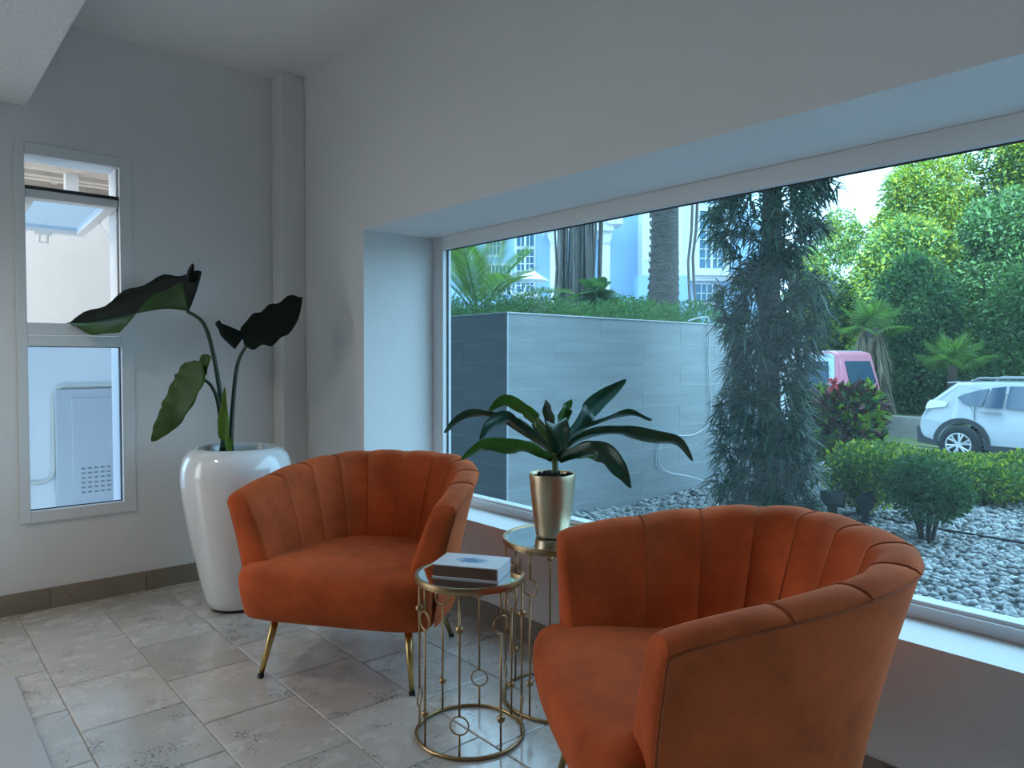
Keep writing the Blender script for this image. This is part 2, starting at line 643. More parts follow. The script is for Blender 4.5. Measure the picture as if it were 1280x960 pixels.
# ------------------------------------------------------------------ wide window
FB = .505
win = struct(empty('window_1', (0, 0, 0)), 'wide fixed picture window in a white aluminium frame')
fx0, fx1, fz0, fz1 = XR, XE, ZSI, ZSO
MB().box(fx0, fx1, YF, YF + .055, fz1 - .068, fz1).build('top_rail', M_frame, win, bevel=.003)
MB().box(fx0, fx1, YF, YF + .055, fz0, FB).build('bottom_rail', M_frame, win, bevel=.003)
MB().box(fx0, fx0 + .093, YF, YF + .055, FB, fz1 - .068).build('side_rail', M_frame, win, bevel=.003)
MB().box(fx1 - .09, fx1, YF, YF + .055, FB, fz1 - .068).build('side_rail', M_frame, win, bevel=.003)
mb = MB()
mb.box(fx0 + .093, fx1 - .09, YF + .026, YF + .036, fz1 - .072, fz1 - .068)
mb.box(fx0 + .093, fx0 + .097, YF + .026, YF + .036, FB, fz1 - .072)
mb.build('gasket', M_gasket, win)
MB().box(fx0, fx1, YF - .012, YF, FB - .02, FB - .012).build('glazing_bead', M_frame, win)
MB().box(fx0 + .09, fx1 - .088, YF + .028, YF + .034, FB - .003, fz1 - .066).build('pane', M_glass, win)

# ------------------------------------------------------------------ narrow window in the left wall
win2 = struct(empty('window_2', (0, 0, 0)), 'narrow two-part window with its upper sash pushed open')
y0, y1, z0, z1 = .475, .972, .42, 2.205
X0, X1 = XL - .05, XL + .012
mb = MB()
MB().box(X0, X1, y0, y0 + .042, z0, z1).build('side_rail', M_frame, win2, bevel=.003)
MB().box(X0, X1, y1 - .057, y1, z0, z1).build('side_rail', M_frame, win2, bevel=.003)
MB().box(X0, X1, y0 + .042, y1 - .057, z1 - .053, z1).build('top_rail', M_frame, win2, bevel=.003)
MB().box(X0, X1, y0 + .042, y1 - .057, z0, z0 + .055).build('bottom_rail', M_frame, win2, bevel=.003)
MB().box(X0, X1, y0 + .042, y1 - .057, 1.312, 1.368).build('transom', M_frame, win2, bevel=.003)
MB().box(X0, X1, y0 + .042, y1 - .057, 1.257, 1.309).build('transom', M_frame, win2, bevel=.003)
mb = MB()
mb.box(XL - .03, XL - .02, y1 - .061, y1 - .057, z0 + .055, 1.257)
mb.box(XL - .03, XL - .02, y0 + .042, y1 - .057, z0 + .055, z0 + .059)
mb.box(XL - .03, XL - .02, y0 + .042, y1 - .057, 1.253, 1.257)
mb.box(XL - .03, XL - .02, y1 - .060, y1 - .057, 1.37, z1 - .053)
mb.build('gasket', M_gasket, win2)
MB().box(XL - .034, XL - .029, y0 + .04, y1 - .055, z0 + .05, 1.26).build('pane', M_clear, win2)
# outer lining of the opening
mb = MB()
mb.box(XL - .20, XL - .05, y1 - .06, y1 - .012, z0, z1)
mb.box(XL - .20, XL - .05, y0 + .01, y0 + .03, z0, z1)
mb.box(XL - .20, XL - .05, y0, y1, z1 - .045, z1)
mb.build('outer_lining', M_frame, win2)
# awning sash swung outwards, nearly level
sash = empty('sash', (XL - .03, 0, 1.975))
sash.parent = win2
sash.rotation_euler = (0, math.radians(-3.0), 0)
ya, yb, sl = y0 + .046, y1 - .062, .80
MB().box(-.035, .022, ya, yb, -.022, .022).build('sash_rail', M_frame, sash, bevel=.003)
MB().box(-sl, -sl + .05, ya, yb, -.022, .02).build('sash_rail', M_frame, sash, bevel=.003)
MB().box(-sl + .05, -.035, ya, ya + .045, -.022, .02).build('sash_rail', M_frame, sash, bevel=.003)
MB().box(-sl + .05, -.035, yb - .045, yb, -.022, .02).build('sash_rail', M_frame, sash, bevel=.003)
MB().box(-sl + .045, -.03, ya + .04, yb - .04, -.004, .002).build('pane', M_clear, sash)
MB().box(-.02, .026, ya - .004, yb + .004, .018, .034).build('gasket', M_gasket, sash)
hb = MB()
hb.box(-sl - .002, -sl + .045, (ya + yb) / 2 - .055, (ya + yb) / 2 + .03, -.032, -.022)
hb.tube([(-sl + .02, (ya + yb) / 2 - .03, -.03), (-sl + .0, (ya + yb) / 2 - .03, -.07), (-sl + .0, (ya + yb) / 2 + .01, -.075), (-sl + .02, (ya + yb) / 2 + .01, -.03)], .009, 8)
hb.build('handle', M_frame, sash)
MB().tube([(XL - .04, yb + .008, 1.90), (XL - .16, yb + .006, 1.80), (XL - .40, yb - .01, 1.955)], .006, 6).build('stay_arm', MATS['white aluminium frame'], win2)


# ------------------------------------------------------------------ tub chairs
A_, B_, E_, ZF_, ZB_ = .463, .73, .715, .676, .776
_ths = np.linspace(0, PI, 400)


def _plan(th, a, b):
    c, s = math.cos(th), math.sin(th)
    return math.copysign(abs(c) ** E_, c) * a, -b * abs(s) ** E_


_pp = np.array([_plan(t, A_, B_) for t in _ths])
_len = np.concatenate([[0], np.cumsum(np.hypot(*np.diff(_pp, axis=0).T))])
_len /= _len[-1]


def th_of(u):
    return float(np.interp(u, _len, _ths))


def rimz(th):
    return ZF_ + (ZB_ - ZF_) * math.sin(th) ** .5 if 0 < th < PI else ZF_


def shell_pt(th, off, z):
    """point at plan angle th, height z, inset by off from the outer surface"""
    h = max(0.0, min(1.08, (z - .235) / (rimz(th) - .235)))
    a = .376 + (A_ - .376) * h ** 1.7
    b = .60 + (B_ - .60) * h ** 1.05
    # inset along the plan normal (approximate, from finite difference)
    e = .004
    p0 = _plan(max(0.0, th - e), a, b)
    p1 = _plan(min(PI, th + e), a, b)
    p = _plan(th, a, b)
    tx, ty = p1[0] - p0[0], p1[1] - p0[1]
    L = math.hypot(tx, ty) or 1
    nx, ny = -ty / L, tx / L           # left normal of the path right->back->left
    # path goes from +x through -y to -x : inward normal points to the centre
    cxn, cyn = -p[0], -.25 - p[1]
    if nx * cxn + ny * cyn < 0:
        nx, ny = -nx, -ny
    if th < .02 or th > PI - .02:
        nx, ny = (-1 if th < 1 else 1), 0
    return (p[0] + nx * off, p[1] + ny * off, z)


RIMW = .092
SEAMS = [0.0] + [.125 + .75 * i / 8 for i in range(9)] + [1.0]


def section(th, inset=0.0):
    """polyline from the seat up the inner face, over the rolled rim to the outer edge"""
    zr = rimz(th) - .022
    pts = []
    for i in range(9):
        f = i / 8
        z = .36 + (zr - .36) * f
        t = .125 + (RIMW - .125) * f
        pts.append((t + inset, z))
    for i in range(1, 8):
        w_ = PI * i / 8
        pts.append((RIMW / 2 + (RIMW / 2 + inset) * math.cos(w_), zr + (.030 - inset) * math.sin(w_)))
    pts.append((0.0 + inset * .5, zr))
    return [shell_pt(th, o_, z_) for o_, z_ in pts]


def make_chair(name):
    root = empty(name)
    # channelled upholstery: one padded panel between every two seams
    for i in range(10):
        u0, u1 = SEAMS[i], SEAMS[i + 1]
        P = []
        n = 10 if i not in (0, 9) else 12
        for k in range(n + 1):
            f = k / n
            ins = -.0 + .010 * (abs(2 * f - 1) ** 3) if 0 < i < 9 else .010 * ((f if i == 0 else 1 - f) ** 6)
            P.append(section(th_of(u0 + (u1 - u0) * f), ins))
        MB().grid(P).build('channel', M_velvet, root, smooth=True)
    # seams
    for u in SEAMS[1:-1]:
        MB().tube(section(th_of(u), .0075), .0032, 6).build('seam', M_piping, root, smooth=True)
    # outer shell
    P = []
    for k in range(61):
        th = th_of(k / 60)
        zr = rimz(th) - .022
        P.append([shell_pt(th, 0, zr + (.235 - zr) * j / 10) for j in range(11)])
    MB().grid(P).build('outer_shell', M_velvet, root, smooth=True)
    # piping along the outer rim and down the arm fronts
    for rng_ in ([th_of(k / 60) for k in range(61)],):
        pts = [shell_pt(t_, .0, rimz(t_) - .022) for t_ in rng_]
        pts = [shell_pt(0, 0, .30 + (.654 - .30) * j / 8) for j in range(8)] + pts + [shell_pt(PI, 0, .654 - (.654 - .30) * j / 8) for j in range(1, 9)]
        MB().tube(pts, .0042, 6).build('piping', M_piping, root, smooth=True)
    # flat arm fronts, slightly padded
    for th in (0, PI):
        sec = section(th)
        sg = 1 if th < 1 else -1
        outer = [shell_pt(th, 0, z_) for z_ in (.60, .54, .48, .42, .36)]
        ol = [Vector(p) for p in sec] + [Vector(p) for p in outer]
        cen = sum(ol, Vector((0, 0, 0))) / len(ol)
        mb_ = MB()
        n_ = len(ol)
        for sc_, dy in ((1, 0), (.9, .009), (.62, .014), (.25, .015)):
            mb_.v += [tuple(cen + (p - cen) * sc_ + Vector((0, dy, 0))) for p in ol]
        for r_ in range(3):
            for k in range(n_):
                k2 = (k + 1) % n_
                mb_.f.append((r_ * n_ + k, r_ * n_ + k2, (r_ + 1) * n_ + k2, (r_ + 1) * n_ + k))
        mb_.f.append(tuple(3 * n_ + k for k in range(n_)))
        mb_.build('arm_front', M_velvet, root, smooth=True)
    # seat body: drum with a bulging front and rolled top edge
    NP = 72
    prof = [(-.016, .236), (.002, .239), (.008, .252), (.012, .30), (.018, .35), (.022, .392), (.016, .414), (-.004, .428), (-.05, .438), (-.13, .446), (-.28, .450)]
    plan = []
    for k in range(NP):
        w_ = 2 * PI * k / NP
        c, s = math.cos(w_), math.sin(w_)
        if s <= 0:
            ax, by = .360, .588
            e = .72
            plan.append((math.copysign(abs(c) ** e, c) * ax, -by * abs(s) ** e, 0.0))
        else:
            e = .42
            plan.append((math.copysign(abs(c) ** e, c) * .359, .080 * abs(s) ** .6, abs(s)))
    P = []
    for x_, y_, fr in plan:
        row = []
        L = math.hypot(x_, y_ + .25) or 1
        nx, ny = x_ / L, (y_ + .25) / L
        for off, z_ in prof:
            bulge = off + (.035 * fr ** .5 * math.sin(PI * min(1, max(0, (z_ - .235) / .22))) if fr > 0 else 0)
            zz = z_ - (.018 * max(0, (-y_) / .6) if z_ > .4 else 0)
            row.append((x_ + nx * (off + (bulge - off) * .25), y_ + ny * bulge, zz))
        row.append((0, -.25, .442))
        P.append(row)
    seat = MB().grid(P, closeu=True)
    seat.f.append(tuple(k * (len(prof) + 1) for k in range(NP)))
    seat.build('seat', M_velvet, root, smooth=True)
    # legs
    for sx, (ax, ay), (bx, by) in ((1, (.262, -.03), (.303, .032)), (-1, (.262, -.03), (.303, .032)), (1, (.205, -.44), (.27, -.53)), (-1, (.205, -.44), (.27, -.53))):
        lg = MB().tube([(sx * ax, ay, .25), (sx * (ax + (bx - ax) * .96), ay + (by - ay) * .96, .012)], [.0165, .0095], 14).build('leg', M_brass, root, smooth=True)
        MB().tube([(sx * (ax + (bx - ax) * .955), ay + (by - ay) * .955, .014), (sx * bx, by, 0)], [.0115, .0115], 12).build('foot_cap', M_black, lg)
    return root


chair1 = make_chair('tub_chair')
chair1.location = (-2.439, 1.258, 0)
chair1.rotation_euler = (0, 0, -2.513)
tag(chair1, 'rust velvet channel-back tub chair beside the white floor planter', 'chair', 'rust velvet tub chairs')
chair2 = copy_tree(chair1)
chair2.location = (-1.193, 1.315, 0)
chair2.rotation_euler = (0, 0, 2.585)
tag(chair2, 'rust velvet channel-back tub chair right beside the table with the potted dracaena', 'chair', 'rust velvet tub chairs')


# ------------------------------------------------------------------ wire side tables
def make_table(name, R, Hh, nrod, start):
    root = empty(name)
    ring = [(R * math.cos(2 * PI * k / 64), R * math.sin(2 * PI * k / 64), .006) for k in range(64)]
    MB().tube(ring, .006, 8, closed=True).build('base_ring', M_oldbrass, root, smooth=True)
    MB().lathe([(R - .012, Hh - .020), (R + .004, Hh - .020), (R + .005, Hh - .010), (R + .004, Hh), (R - .006, Hh), (R - .007, Hh - .004), (R - .012, Hh - .004)], 72, capb=False).build('top_rim', M_oldbrass, root, smooth=False)
    MB().lathe([(R - .008, Hh - .012), (R - .008, Hh - .003)], 72, capb=True, capt=True).build('mirror_top', M_mirror, root)
    zt, zb = Hh - .018, .008
    L = zt - zb
    for i in range(nrod):
        w_ = start + 2 * PI * i / nrod
        d = Vector((math.cos(w_), math.sin(w_), 0))
        tg = Vector((-math.sin(w_), math.cos(w_), 0))
        p = d * (R - .004)
        if i % 2 == 0:
            zbead, zring = zb + L * .785, zb + L * .195
        else:
            zbead, zring = zb + L * .205, zb + L * .79
        rr = .028
        rod = MB()
        rod.tube([p + Vector((0, 0, zb)), p + Vector((0, 0, zring - rr))], .0036, 8)
        rod.tube([p + Vector((0, 0, zring + rr)), p + Vector((0, 0, zt))], .0036, 8)
        ro = rod.build('rod', M_oldbrass, root, smooth=True)
        MB().ball(p + Vector((0, 0, zbead)), .0125, 14, 8).build('bead', M_oldbrass, ro, smooth=True)
        rg = [p + tg * (rr * math.cos(2 * PI * k / 28)) + Vector((0, 0, zring + rr * math.sin(2 * PI * k / 28))) for k in range(28)]
        MB().tube(rg, .0028, 6, closed=True).build('loop', M_oldbrass, ro, smooth=True)
    return root


_toc = math.atan2(-1.41, 1.835)            # direction from the table towards the camera
T1 = (-1.835, 1.41, 0)
t1 = make_table('wire_side_table', .171, .52, 8, _toc - math.radians(11))
t1.location = T1
tag(t1, 'low round brass wire side table with mirror top carrying the book', 'table', 'nesting brass wire tables')
T2 = (-1.822, 1.812, 0)
t2 = make_table('wire_side_table', .207, .576, 8, _toc + math.radians(6))
t2.location = T2
tag(t2, 'taller round brass wire side table with mirror top under the potted dracaena', 'table', 'nesting brass wire tables')

# book on the low table
M_cover = bpy.data.materials.new('printed book cover')
M_cover.use_nodes = True
_N, _L = M_cover.node_tree.nodes, M_cover.node_tree.links
_b = _N['Principled BSDF']
_b.inputs['Roughness'].default_value = .45
_tc = _N.new('ShaderNodeTexCoord')
_nz = _N.new('ShaderNodeTexNoise'); _nz.inputs['Scale'].default_value = 75; _nz.inputs['Detail'].default_value = 5
_L.new(_tc.outputs['Object'], _nz.inputs['Vector'])
_mp = _N.new('ShaderNodeMapping'); _mp.inputs['Scale'].default_value = (13, 20, 0)
_L.new(_tc.outputs['Object'], _mp.inputs[0])
_gr = _N.new('ShaderNodeTexGradient'); _gr.gradient_type = 'SPHERICAL'
_L.new(_mp.outputs[0], _gr.inputs[0])
_mm = _N.new('ShaderNodeMath'); _mm.operation = 'MULTIPLY'
_L.new(_nz.outputs['Fac'], _mm.inputs[0]); _L.new(_gr.outputs['Fac'], _mm.inputs[1])
_mr = _N.new('ShaderNodeMapRange'); _mr.inputs['From Min'].default_value = .16; _mr.inputs['From Max'].default_value = .30
_L.new(_mm.outputs[0], _mr.inputs['Value'])
_mx = _N.new('ShaderNodeMix'); _mx.data_type = 'RGBA'
_mx.inputs[6].default_value = (.74, .76, .80, 1); _mx.inputs[7].default_value = (.10, .25, .48, 1)
_L.new(_mr.outputs[0], _mx.inputs['Factor']); _L.new(_mx.outputs[2], _b.inputs['Base Color'])
M_pages = mat('brown page edges', (.15, .085, .06), .8, noise=(3, .15, (1, 1, 120)))
M_coverw = mat('white book board', (.72, .74, .78), .45)
bk = empty('book', (-1.826, 1.409, .52 - .003), math.radians(33.5))
bw, bd = .109, .070
MB().box(-bw, bw, -bd, bd, 0, .004).build('back_cover', M_coverw, bk, bevel=.001)
MB().box(-bw + .004, bw - .004, -bd + .005, bd - .004, .004, .039).build('page_block', M_pages, bk)
MB().box(-bw, bw, -bd, bd, .039, .043).build('front_cover', M_cover, bk, bevel=.001)
MB().box(bw - .004, bw, -bd, bd, .004, .039).build('spine', M_coverw, bk)
tag(bk, 'thick white hardback book with blue print on its cover on the low table', 'book')


# ------------------------------------------------------------------ leaves
def leaf(name, mid, w_of, side_of, material, parent, fold=0.25, wave=0.0, nw=5, seg=18, thick=.0012, freq=7.0, drop=(0, 0)):
    """ribbon leaf: mid = control points, w_of(s) half width, side_of(s) -> lateral unit vector, fold lifts both edges"""
    mid = [Vector(p) for p in mid]
    # catmull-rom
    pts = []
    n = len(mid)
    for k in range(seg + 1):
        t = k / seg * (n - 1)
        i = min(int(t), n - 2)
        f = t - i
        p0, p1, p2, p3 = mid[max(i - 1, 0)], mid[i], mid[i + 1], mid[min(i + 2, n - 1)]
        pts.append(.5 * ((2 * p1) + (p2 - p0) * f + (2 * p0 - 5 * p1 + 4 * p2 - p3) * f * f + (3 * p1 - p0 - 3 * p2 + p3) * f ** 3))
    P = []
    for k, p in enumerate(pts):
        s = k / seg
        t = (pts[min(k + 1, seg)] - pts[max(k - 1, 0)]).normalized()
        sd = Vector(side_of(s))
        sd = (sd - t * sd.dot(t)).normalized()
        nm = t.cross(sd)
        if nm.z < 0:
            nm = -nm
        row = []
        for j in range(-nw, nw + 1):
            f = j / nw
            wv = wave * math.sin(freq * 2 * PI * s + (1.3 if f > 0 else 0)) * abs(f) ** 2
            lift = fold * abs(f) ** 1.3 * w_of(s)
            dr = drop[0] if f < 0 else drop[1]
            row.append(p + sd * (w_of(s) * f) + nm * (lift + wv - dr * abs(f) ** 1.5 * w_of(s)))
        P.append(row)
    return MB().grid(P).build(name, material, parent, smooth=True, solid=thick, fixn=False)


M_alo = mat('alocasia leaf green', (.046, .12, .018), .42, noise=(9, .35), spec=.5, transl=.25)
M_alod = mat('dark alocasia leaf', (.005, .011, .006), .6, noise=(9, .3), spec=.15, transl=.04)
M_aloshade = mat('shaded alocasia leaf half', (.008, .022, .020), .5, noise=(7, .5), spec=.3, transl=.08)  # darker copy, puts shade on the leaf's far half into the colour
M_alostem = mat('dark green stalk', (.012, .035, .014), .4)
M_alonew = mat('lime new leaf', (.12, .26, .03), .4, noise=(20, .25), transl=.3)
M_dra2 = mat('glossy dracaena leaf', (.013, .068, .036), .30, noise=(14, .35), spec=.6, transl=.16)
M_dra3 = mat('light dracaena leaf', (.06, .17, .025), .32, noise=(14, .3), spec=.5, transl=.35)
M_drastem = mat('dracaena cane', (.10, .15, .05), .55)

# tall white planter with elephant ear
PC = Vector((-3.53, 1.29, 0))
pl_ = empty('potted_elephant_ear', PC)
tag(pl_, 'elephant ear plant in a tall glossy white planter standing in the corner', 'potted plant')
prof = [(.118, .012), (.136, .018), (.150, .06), (.176, .16), (.205, .30), (.232, .44), (.250, .56), (.256, .63), (.252, .69), (.238, .735), (.215, .762), (.193, .774), (.180, .776), (.172, .768), (.168, .74), (.168, .70)]
MB().lathe(prof, 72).build('planter', M_ceramic, pl_, smooth=True)
MB().lathe([(.122, 0), (.122, .014)], 48, capt=True).build('foot', M_black, pl_)
MB().lathe([(.17, .69), (.10, .735), (.0001, .745)], 32, capb=True).build('soil', M_soil, pl_, smooth=True)
PD = (PC - Vector((0, 0, CAMZ))).dot(FWD)


def lp(px, py, dd=0.0):
    return at(px, py, PD + dd) - PC


tocam = Vector((-FWD.x, -FWD.y, 0)).normalized()


def stalk(pts, r0, r1):
    n = len(pts)
    q = []
    mid = [Vector(p) for p in pts]
    for k in range(25):
        t = k / 24 * (n - 1)
        i = min(int(t), n - 2)
        f = t - i
        a, b, c, d = mid[max(i - 1, 0)], mid[i], mid[i + 1], mid[min(i + 2, n - 1)]
        q.append(.5 * ((2 * b) + (c - a) * f + (2 * a - 5 * b + 4 * c - d) * f * f + (3 * b - a - 3 * c + d) * f ** 3))
    return MB().tube(q, [r0 + (r1 - r0) * k / 24 for k in range(25)], 10).build('stalk', M_alostem, pl_, smooth=True)


stalk([lp(283, 562), lp(277, 505, .02), lp(266, 440, .0), lp(254, 404), lp(234, 389)], .013, .008)
stalk([lp(288, 562, .03), lp(291, 505, .05), lp(297, 455, .06), lp(309, 431, .08)], .013, .007)
stalk([lp(280, 562, -.03), lp(273, 505, -.06), (lp(263, 481, -.08)), lp(249, 472, -.1)], .012, .006)
MB().tube([lp(283, 566), lp(284, 548)], [.035, .028], 12).build('stem_base', M_soil, pl_, smooth=True)


def arrow(wmax, lobe=.35):
    def f(s):
        if s < .12:
            return wmax * (lobe + (1 - lobe) * math.sqrt(s / .12) * .95)
        return wmax * max(.02, (1 - ((s - .12) / .88) ** 1.45)) * (1 + .02 * math.sin(30 * s))
    return f


# big left leaf: far half stands up, near half folds down
def folded_leaf(mid, wa, wb, dir_a, dir_b, material, seg=22, wave=.012, mat_a=None):
    mid = [Vector(p) for p in mid]
    n = len(mid)
    P = []
    for k in range(seg + 1):
        t = k / seg * (n - 1)
        i = min(int(t), n - 2)
        f = t - i
        a, b, c, d = mid[max(i - 1, 0)], mid[i], mid[i + 1], mid[min(i + 2, n - 1)]
        p = .5 * ((2 * b) + (c - a) * f + (2 * a - 5 * b + 4 * c - d) * f * f + (3 * b - a - 3 * c + d) * f ** 3)
        s = k / seg
        row = []
        da = dir_a(s); db = dir_b(s)
        for j in range(-6, 7):
            g = abs(j) / 6
            if j < 0:
                row.append(p + Vector(da) * wa(s) * g + tocam * (-.25 * wa(s) * g * (1 - g)) + Vector((0, 0, wave * math.sin(s * 24) * g * g)))
            else:
                row.append(p + Vector(db) * wb(s) * g + Vector((0, 0, .35 * wb(s) * g * (1 - g))) + Vector((0, 0, wave * math.sin(s * 21 + 1) * g * g)))
        P.append(row)
    o_ = MB().grid(P).build('leaf', material, pl_, smooth=True, solid=.0015, fixn=False)
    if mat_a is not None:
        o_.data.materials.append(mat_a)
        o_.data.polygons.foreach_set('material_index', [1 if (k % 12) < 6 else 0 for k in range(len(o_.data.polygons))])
    return o_


_up = Vector((0, 0, 1)); _rt = Vector((RGT.x, RGT.y, 0)).normalized()


def prof_pts(pts):
    xs = [p[0] for p in pts]; ys = [p[1] for p in pts]
    return lambda s: float(np.interp(s, xs, ys))


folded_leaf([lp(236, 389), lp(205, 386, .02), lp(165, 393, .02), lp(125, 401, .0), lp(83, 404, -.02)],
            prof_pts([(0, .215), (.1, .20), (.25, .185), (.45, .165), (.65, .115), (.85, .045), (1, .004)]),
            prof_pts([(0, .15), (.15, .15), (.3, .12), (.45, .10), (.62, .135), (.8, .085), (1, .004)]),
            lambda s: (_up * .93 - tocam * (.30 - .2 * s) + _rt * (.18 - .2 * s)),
            lambda s: (tocam * .62 + _up * float(np.interp(s, [0, .25, .42, .55, 1], [.80, .55, .0, -.72, -.5])) + _rt * .05), M_alo, mat_a=M_aloshade)
leaf('leaf', [lp(236, 352, .04), lp(236, 342, .03), lp(241, 330, 0)], prof_pts([(0, .03), (.5, .022), (1, .006)]), lambda s: _rt + tocam * .4, M_alod, pl_, fold=.6, nw=3, seg=8)
# dark right leaf, seen edge-on against the corner
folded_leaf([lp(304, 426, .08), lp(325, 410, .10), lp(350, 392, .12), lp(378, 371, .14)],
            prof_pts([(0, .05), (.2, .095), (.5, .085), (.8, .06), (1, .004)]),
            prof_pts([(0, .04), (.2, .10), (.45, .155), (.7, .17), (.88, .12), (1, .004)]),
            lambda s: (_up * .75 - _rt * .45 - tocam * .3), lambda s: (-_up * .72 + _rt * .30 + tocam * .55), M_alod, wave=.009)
leaf('leaf', [lp(300, 428, .08), lp(285, 418, .06), lp(275, 410, .05), lp(269, 404, .06)], prof_pts([(0, .05), (.4, .035), (.75, .02), (.9, .026), (1, .006)]), lambda s: _up + tocam * .2, M_alod, pl_, fold=.5, nw=3, seg=12)
# lower left hanging leaf facing the room
leaf('leaf', [lp(238, 452, -.11), lp(238, 474, -.13), lp(221, 508, -.15), lp(203, 534, -.14), lp(190, 552, -.12)],
     prof_pts([(0, .022), (.08, .055), (.22, .080), (.4, .078), (.6, .060), (.8, .036), (1, .003)]), lambda s: (_rt * .85 + _up * .40 + tocam * .05), M_alo, pl_, fold=.12, wave=.006, seg=34, freq=6)
leaf('leaf', [lp(250, 472, -.10), lp(254, 462, -.11), lp(258, 450, -.10), lp(262, 444, -.09)], prof_pts([(0, .016), (.5, .026), (.8, .03), (1, .008)]), lambda s: (_rt + _up * .3), M_alo, pl_, fold=.4, seg=12)
# new rolled leaf
leaf('leaf', [lp(285, 566, -.10), lp(283, 540, -.10), lp(282, 515, -.09), lp(281, 484, -.07)], prof_pts([(0, .012), (.3, .034), (.55, .034), (.8, .016), (1, .002)]), lambda s: _rt * .9 + tocam * .35, M_alonew, pl_, fold=.55, seg=20)

# ------------------------------------------------------------------ dracaena in the satin gold pot
DC = at_z(690, 669, .576)
DC.z = .573
dr = empty('potted_dracaena', DC)
tag(dr, 'dracaena with long arching leaves in a satin gold pot on the taller table', 'potted plant')
MB().lathe([(.050, .001), (.058, .003), (.060, .012), (.064, .05), (.071, .10), (.077, .15), (.081, .20), (.0825, .222), (.0815, .226), (.078, .224), (.076, .205), (.075, .19)], 64).build('pot', M_goldpot, dr, smooth=True)
sm = MB()
sm.lathe([(.077, .195), (.05, .208), (.0001, .212)], 24)
for k in range(36):
    a_, r_ = rng.uniform(0, 2 * PI), rng.uniform(.0, .066)
    sm.ball((r_ * math.cos(a_), r_ * math.sin(a_), .21 + rng.uniform(0, .010)), rng.uniform(.006, .012), 6, 4)
sm.build('soil', M_soil, dr)
DD = (DC - Vector((0, 0, CAMZ))).dot(FWD)


def dp(cx, cy_, dd=0.0):
    return at(540 + cx / 3.556, 440 + cy_ / 3.556, DD + dd) - DC


MB().tube([(0, 0, .205), dp(548, 520), dp(545, 470), dp(548, 420)], [.012, .011, .012, .009], 10).build('cane', M_drastem, dr, smooth=True)
W = lambda m: prof_pts([(0, m * .45), (.25, m * .6), (.55, m), (.8, m * .8), (1, m * .05)])
dl = [
    ([(555, 450, 0), (640, 340, .03), (700, 262, .05), (770, 200, .06), (865, 122, .05)], .030, (.62, .55, -.45), M_dra2),
    ([(560, 460, 0), (640, 360, -.02), (730, 322, -.04), (850, 278, -.06), (920, 285, -.08), (978, 305, -.09)], .017, (.2, .9, .5), M_dra2),
    ([(560, 470, 0), (640, 395, -.05), (730, 362, -.08), (870, 360, -.12), (1000, 388, -.15), (1100, 405, -.17), (1157, 485, -.18)], .025, (.1, .55, .8), M_dra2),
    ([(560, 480, 0), (620, 455, -.05), (690, 435, -.10), (780, 455, -.14), (835, 520, -.17), (884, 606, -.18)], .030, (.75, .5, .5), M_dra2),
    ([(555, 480, 0), (620, 470, .03), (690, 465, .06), (755, 488, .08)], .019, (.1, .6, .7), M_dra3),
    ([(545, 455, 0), (460, 375, .02), (390, 330, .0), (325, 295, -.02), (250, 335, -.05), (214, 390, -.06)], .023, (.4, .6, .6), M_dra2),
    ([(545, 450, 0), (500, 350, .04), (440, 285, .07), (370, 238, .09), (310, 222, .1), (252, 262, .11)], .025, (.5, .55, -.6), M_dra3),
    ([(545, 465, 0), (440, 380, .08), (300, 300, .12), (190, 276, .14), (100, 318, .15), (56, 360, .15)], .021, (.1, .8, .6), M_dra2),
    ([(540, 480, 0), (490, 455, -.05), (430, 430, -.08), (330, 424, -.11), (220, 422, -.13), (128, 480, -.15)], .026, (.05, .75, .6), M_dra3),
    ([(548, 440, 0), (535, 340, .05), (520, 275, .08), (505, 212, .10)], .019, (.8, 0, .5), M_dra2),
    ([(552, 440, 0), (572, 330, .06), (590, 270, .08), (622, 212, .09)], .021, (.9, .2, .3), M_dra3),
    ([(550, 450, -.01), (535, 370, -.05), (550, 320, -.10), (575, 350, -.16), (592, 440, -.19)], .030, (.95, .1, 0), M_dra2),
    ([(555, 460, 0), (600, 420, .08), (650, 375, .14), (700, 350, .18)], .016, (.2, .7, -.6), M_dra3),
    ([(545, 460, 0), (500, 400, .05), (470, 330, .12), (455, 300, .16)], .016, (.8, .2, .5), M_dra2),
]
FACE = [15, 55, 40, 15, 45, 35, 25, 45, 30, 35, 20, 5, 40, 35]


def side_fn(P, phi):
    P = [Vector(p) for p in P]

    def f(t):
        i = min(int(t * (len(P) - 1)), len(P) - 2)
        d = P[i + 1] - P[i]
        x_, z_ = d.dot(_rt), d.z
        per = (_rt * -z_ + _up * x_)
        if per.length < 1e-5:
            per = _rt.copy()
        per.normalize()
        if x_ < 0:
            per = -per
        return per * math.cos(phi) + tocam * math.sin(phi)
    return f


for (pts, wd, sv, mt), fc in zip(dl, FACE):
    P_ = [dp(*p) for p in pts]
    avg = side_fn([P_[0], P_[len(P_) // 2], P_[-1]], math.radians(fc))
    leaf('leaf', P_, W(wd * 1.2), avg, mt, dr, fold=.35, wave=.004, seg=26, freq=3.0, nw=4)

